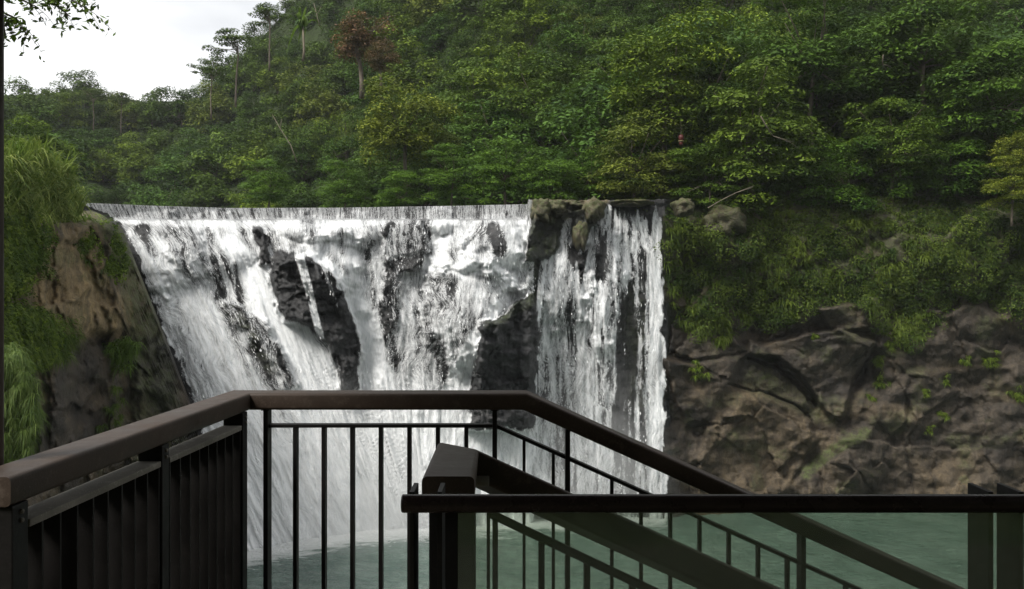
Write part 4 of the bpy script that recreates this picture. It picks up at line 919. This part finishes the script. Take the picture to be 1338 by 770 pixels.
# stair run
sx0 = px2+.0095
def zsub(x): return zs-.022-(x-sx0)*SL+.02
MB().hexa([Pt(sx0, 3.487, zsub(sx0)-.014), Pt(sx0+4, 3.487, zsub(sx0+4)-.014), Pt(sx0+4, 3.523, zsub(sx0+4)-.014), Pt(sx0, 3.523, zsub(sx0)-.014),
           Pt(sx0, 3.487, zsub(sx0)), Pt(sx0+4, 3.487, zsub(sx0+4)), Pt(sx0+4, 3.523, zsub(sx0+4)), Pt(sx0, 3.523, zsub(sx0))]).build('sub_rail', M['rail_dark'], r1)
hb = lambda x: FZ-.02-max(0, x-.1)*.4677
for k in range(1, 34):
    x = px2+.1155*k
    if x > 3.9: break
    post = (k % 7) == 0 or abs(x-(741.5-669)/F*3.5) < .06 and k == 3
    if k == 3 or (k > 3 and (k-3) % 8 == 0):
        x = (741.5-669)/F*3.5+(k-3)*.1155; B(x-.009, x+.009, 3.475, 3.535, hb(x)-.12, RT-.067-max(0, x-bendx)*SL-.003).build('post', M['rail_dark'], r1)
    else: B(x-.006, x+.006, 3.49, 3.52, hb(x)+.0, zsub(x)-.0145).build('baluster', M['rail_dark'], r1)
off = Vector(r1.location)
for y0 in (1.9875, 2.7175, 3.40):
    for dz in (.085, .105):
        x = lx(y0)-.0005; m = MB(); m.tube([Pt(x-.002, y0, RT-dz), Pt(x+.004, y0, RT-dz)], .006, .005, 10); m.build('bolt', M['ledge'], r1, 0, True)
for x in (px1, px2): B(x-.016, x+.016, 3.47, 3.54, RT-.0705, RT-.0665).build('cap_plate', M['rail_dark'], r1)
tag(r1, 'long dark brown railing running round the far side and down the stairs', 'railing')

# inner stair railing
r2 = empty('railing', (-.141, 2.0, FZ)); off = Vector(r2.location); xi = -.141; yi = 2.325; S2 = .455
handrail([Pt(xi, 1.955, RT), Pt(xi, yi, RT), Pt(xi+4.1, yi, RT-4.1*S2)], M['rail'], r2, .116, .072)
B(xi-.045, xi+.058, 1.985, 2.05, FZ, RT-.073).build('post', M['rail_dark'], r2, .003)
sx = (642-669)/F*2.31
def z2s(x): return CZ-.600-(x-sx)*(S2+.02)
MB().tube([Pt(sx-.004, 2.325, z2s(sx)), Pt(sx+3.9, 2.325, z2s(sx+3.9))], .0115, .0115, 12).build('sub_rail', M['rail_dark'], r2, smooth=True)
B(sx-.012, sx-.004, 2.30, 2.345, FZ-.03, RT-.16).build('post', M['rail_dark'], r2); B(sx+.008, sx+.017, 2.30, 2.345, FZ-.06, z2s(sx+.012)-.013).build('post', M['rail_dark'], r2)
for k in range(1, 32):
    x = sx+.012+.119*k
    if x < 3.75: B(x-.008, x+.008, 2.312, 2.338, hb(x)+.0, z2s(x)-.0125).build('baluster', M['rail_dark'], r2)
m = MB(); kx, kz = (632-669)/F*2.2, CZ-(636-372)/F*2.2
m.tube([Pt(kx-.03, 2.262, kz), Pt(kx+.012, 2.262, kz)], .0135, .0135, 16); m.build('end_knob', M['ledge'], r2, .003, True)
tag(r2, 'inner stair handrail with thick squared end, descending behind the glass', 'railing')

# glass guard in front
r3 = empty('glass_railing', (0, 1.79, FZ)); off = Vector(r3.location); gy = 1.79; zt = RT
gx0 = (521-669)/F*1.775
m = MB(); m.tube([Pt(gx0+.004, gy, zt-.019), Pt(gx0+.010, gy, zt-.019), Pt(3.15, gy, zt-.019)], .0185, .0185, 20)
o = m.build('top_rail', M['tube'], r3, .003, True); o.data.set_sharp_from_angle(angle=R(50)) if hasattr(o.data, 'set_sharp_from_angle') else None
B(-.109, 3.1, gy-.004, gy+.004, FZ+.08, zt-.036).build('glass_pane', M['glass'], r3)
for x in (-.2045, -.1475, .978, 1.040, 2.12, 2.18, 3.04):
    B(x-.005, x+.005, gy+.0205, gy+.105, FZ+.0, zt-.0005).build('post', M['rail_dark'], r3, .001)
    B(x-.0045, x+.0045, gy+.0055, gy+.0204, zt-.32, zt-.28).build('clamp', M['rail_dark'], r3)
tag(r3, 'glass guard with dark tube top rail and paired flat posts in front', 'railing')
# shelter added unseen over the deck to keep the rails dark: its near left post is the dark pole at the photo's left edge
root = empty('sunshade', (0, 0, FZ)); X0 = (3-669)/F*2.12-.035
for x, y in ((X0, 2.12), (3.1, -1.45), (X0, -1.45)):
    MB().tube([(x, y, .011), (x, y, 2.72)], .034, .034, 20).build('post', M['rail'], root, smooth=True)
    MB().box(x-.07, x+.07, y-.07, y+.07, -.0, .0105).build('base_plate', M['rail_dark'], root)
MB().box(X0-.55, 3.4, -1.9, 3.3, 2.84, 2.90).build('added_roof', M['deck'], root)
for y in (-1.45, .3, 2.12, 3.2): MB().box(X0-.5, 3.3, y-.04, y+.04, 2.7605 if y > 3 else 2.7205, 2.8395).build('beam', M['rail_dark'], root)
tag(root, 'open shelter added unseen overhead to keep the rails dark; slim dark brown post stands at the left edge of the photo', 'sunshade')

# ------------------------------------------------------------------ spray and haze
t = NT('spray'); o = t.coord('Generated')
sp = t.new('ShaderNodeSeparateXYZ'); t.link(o, sp.inputs[0])
vm = t.new('ShaderNodeVectorMath', operation='SUBTRACT'); t.link(o, vm.inputs[0]); vm.inputs[1].default_value = (.5, .5, .0)
vs = t.new('ShaderNodeVectorMath', operation='MULTIPLY'); t.link(vm.outputs[0], vs.inputs[0]); vs.inputs[1].default_value = (2, 2, 1)
ln = t.new('ShaderNodeVectorMath', operation='LENGTH'); t.link(vs.outputs[0], ln.inputs[0])
fall_ = t.ramp(ln.outputs['Value'], [(.25, 1.0), (1.0, 0.0)])
nn = t.noise(t.coord('Object'), .33, 4, .6, .4)
de = t.math('MULTIPLY', t.math('MULTIPLY', fall_, t.ramp(nn, [(.34, .1), (.66, 1.0)])), .16)
pv = t.new('ShaderNodeVolumePrincipled'); pv.inputs['Color'].default_value = (.96, .97, .97, 1); pv.inputs['Anisotropy'].default_value = .2
t.link(de, pv.inputs['Density']); t.link(pv.outputs[0], t.out.inputs['Volume'])
M['spray'] = t.m
def spray(u0, u1, D0, D1, h, label):
    x0, x1 = (u0-669)/F*(D0+D1)/2, (u1-669)/F*(D0+D1)/2; o = MB().box(x0, x1, D0, D1, .15, h).build('spray', M['spray']); tag(o, label, 'spray', kind='stuff'); return o
spray(330, 640, 47.8, 56.5, 10.5, 'white spray boiling up at the foot of the wide waterfall')
spray(650, 900, 51, 58, 12, 'thin spray drifting in front of the right hand waterfall')
t = NT('air'); pv = t.new('ShaderNodeVolumePrincipled'); pv.inputs['Color'].default_value = (.93, .96, 1, 1); pv.inputs['Density'].default_value = .00014
t.link(pv.outputs[0], t.out.inputs['Volume'])
hz = MB().box(-502, 502, -502, 502, -3.2, 150).build('haze', t.m); hz['kind'] = 'stuff'
for L_ in PROTO.values():
    for p in L_:
        if not p['used']:
            for k_ in p['kids']+[p['root']]: bpy.data.objects.remove(k_)
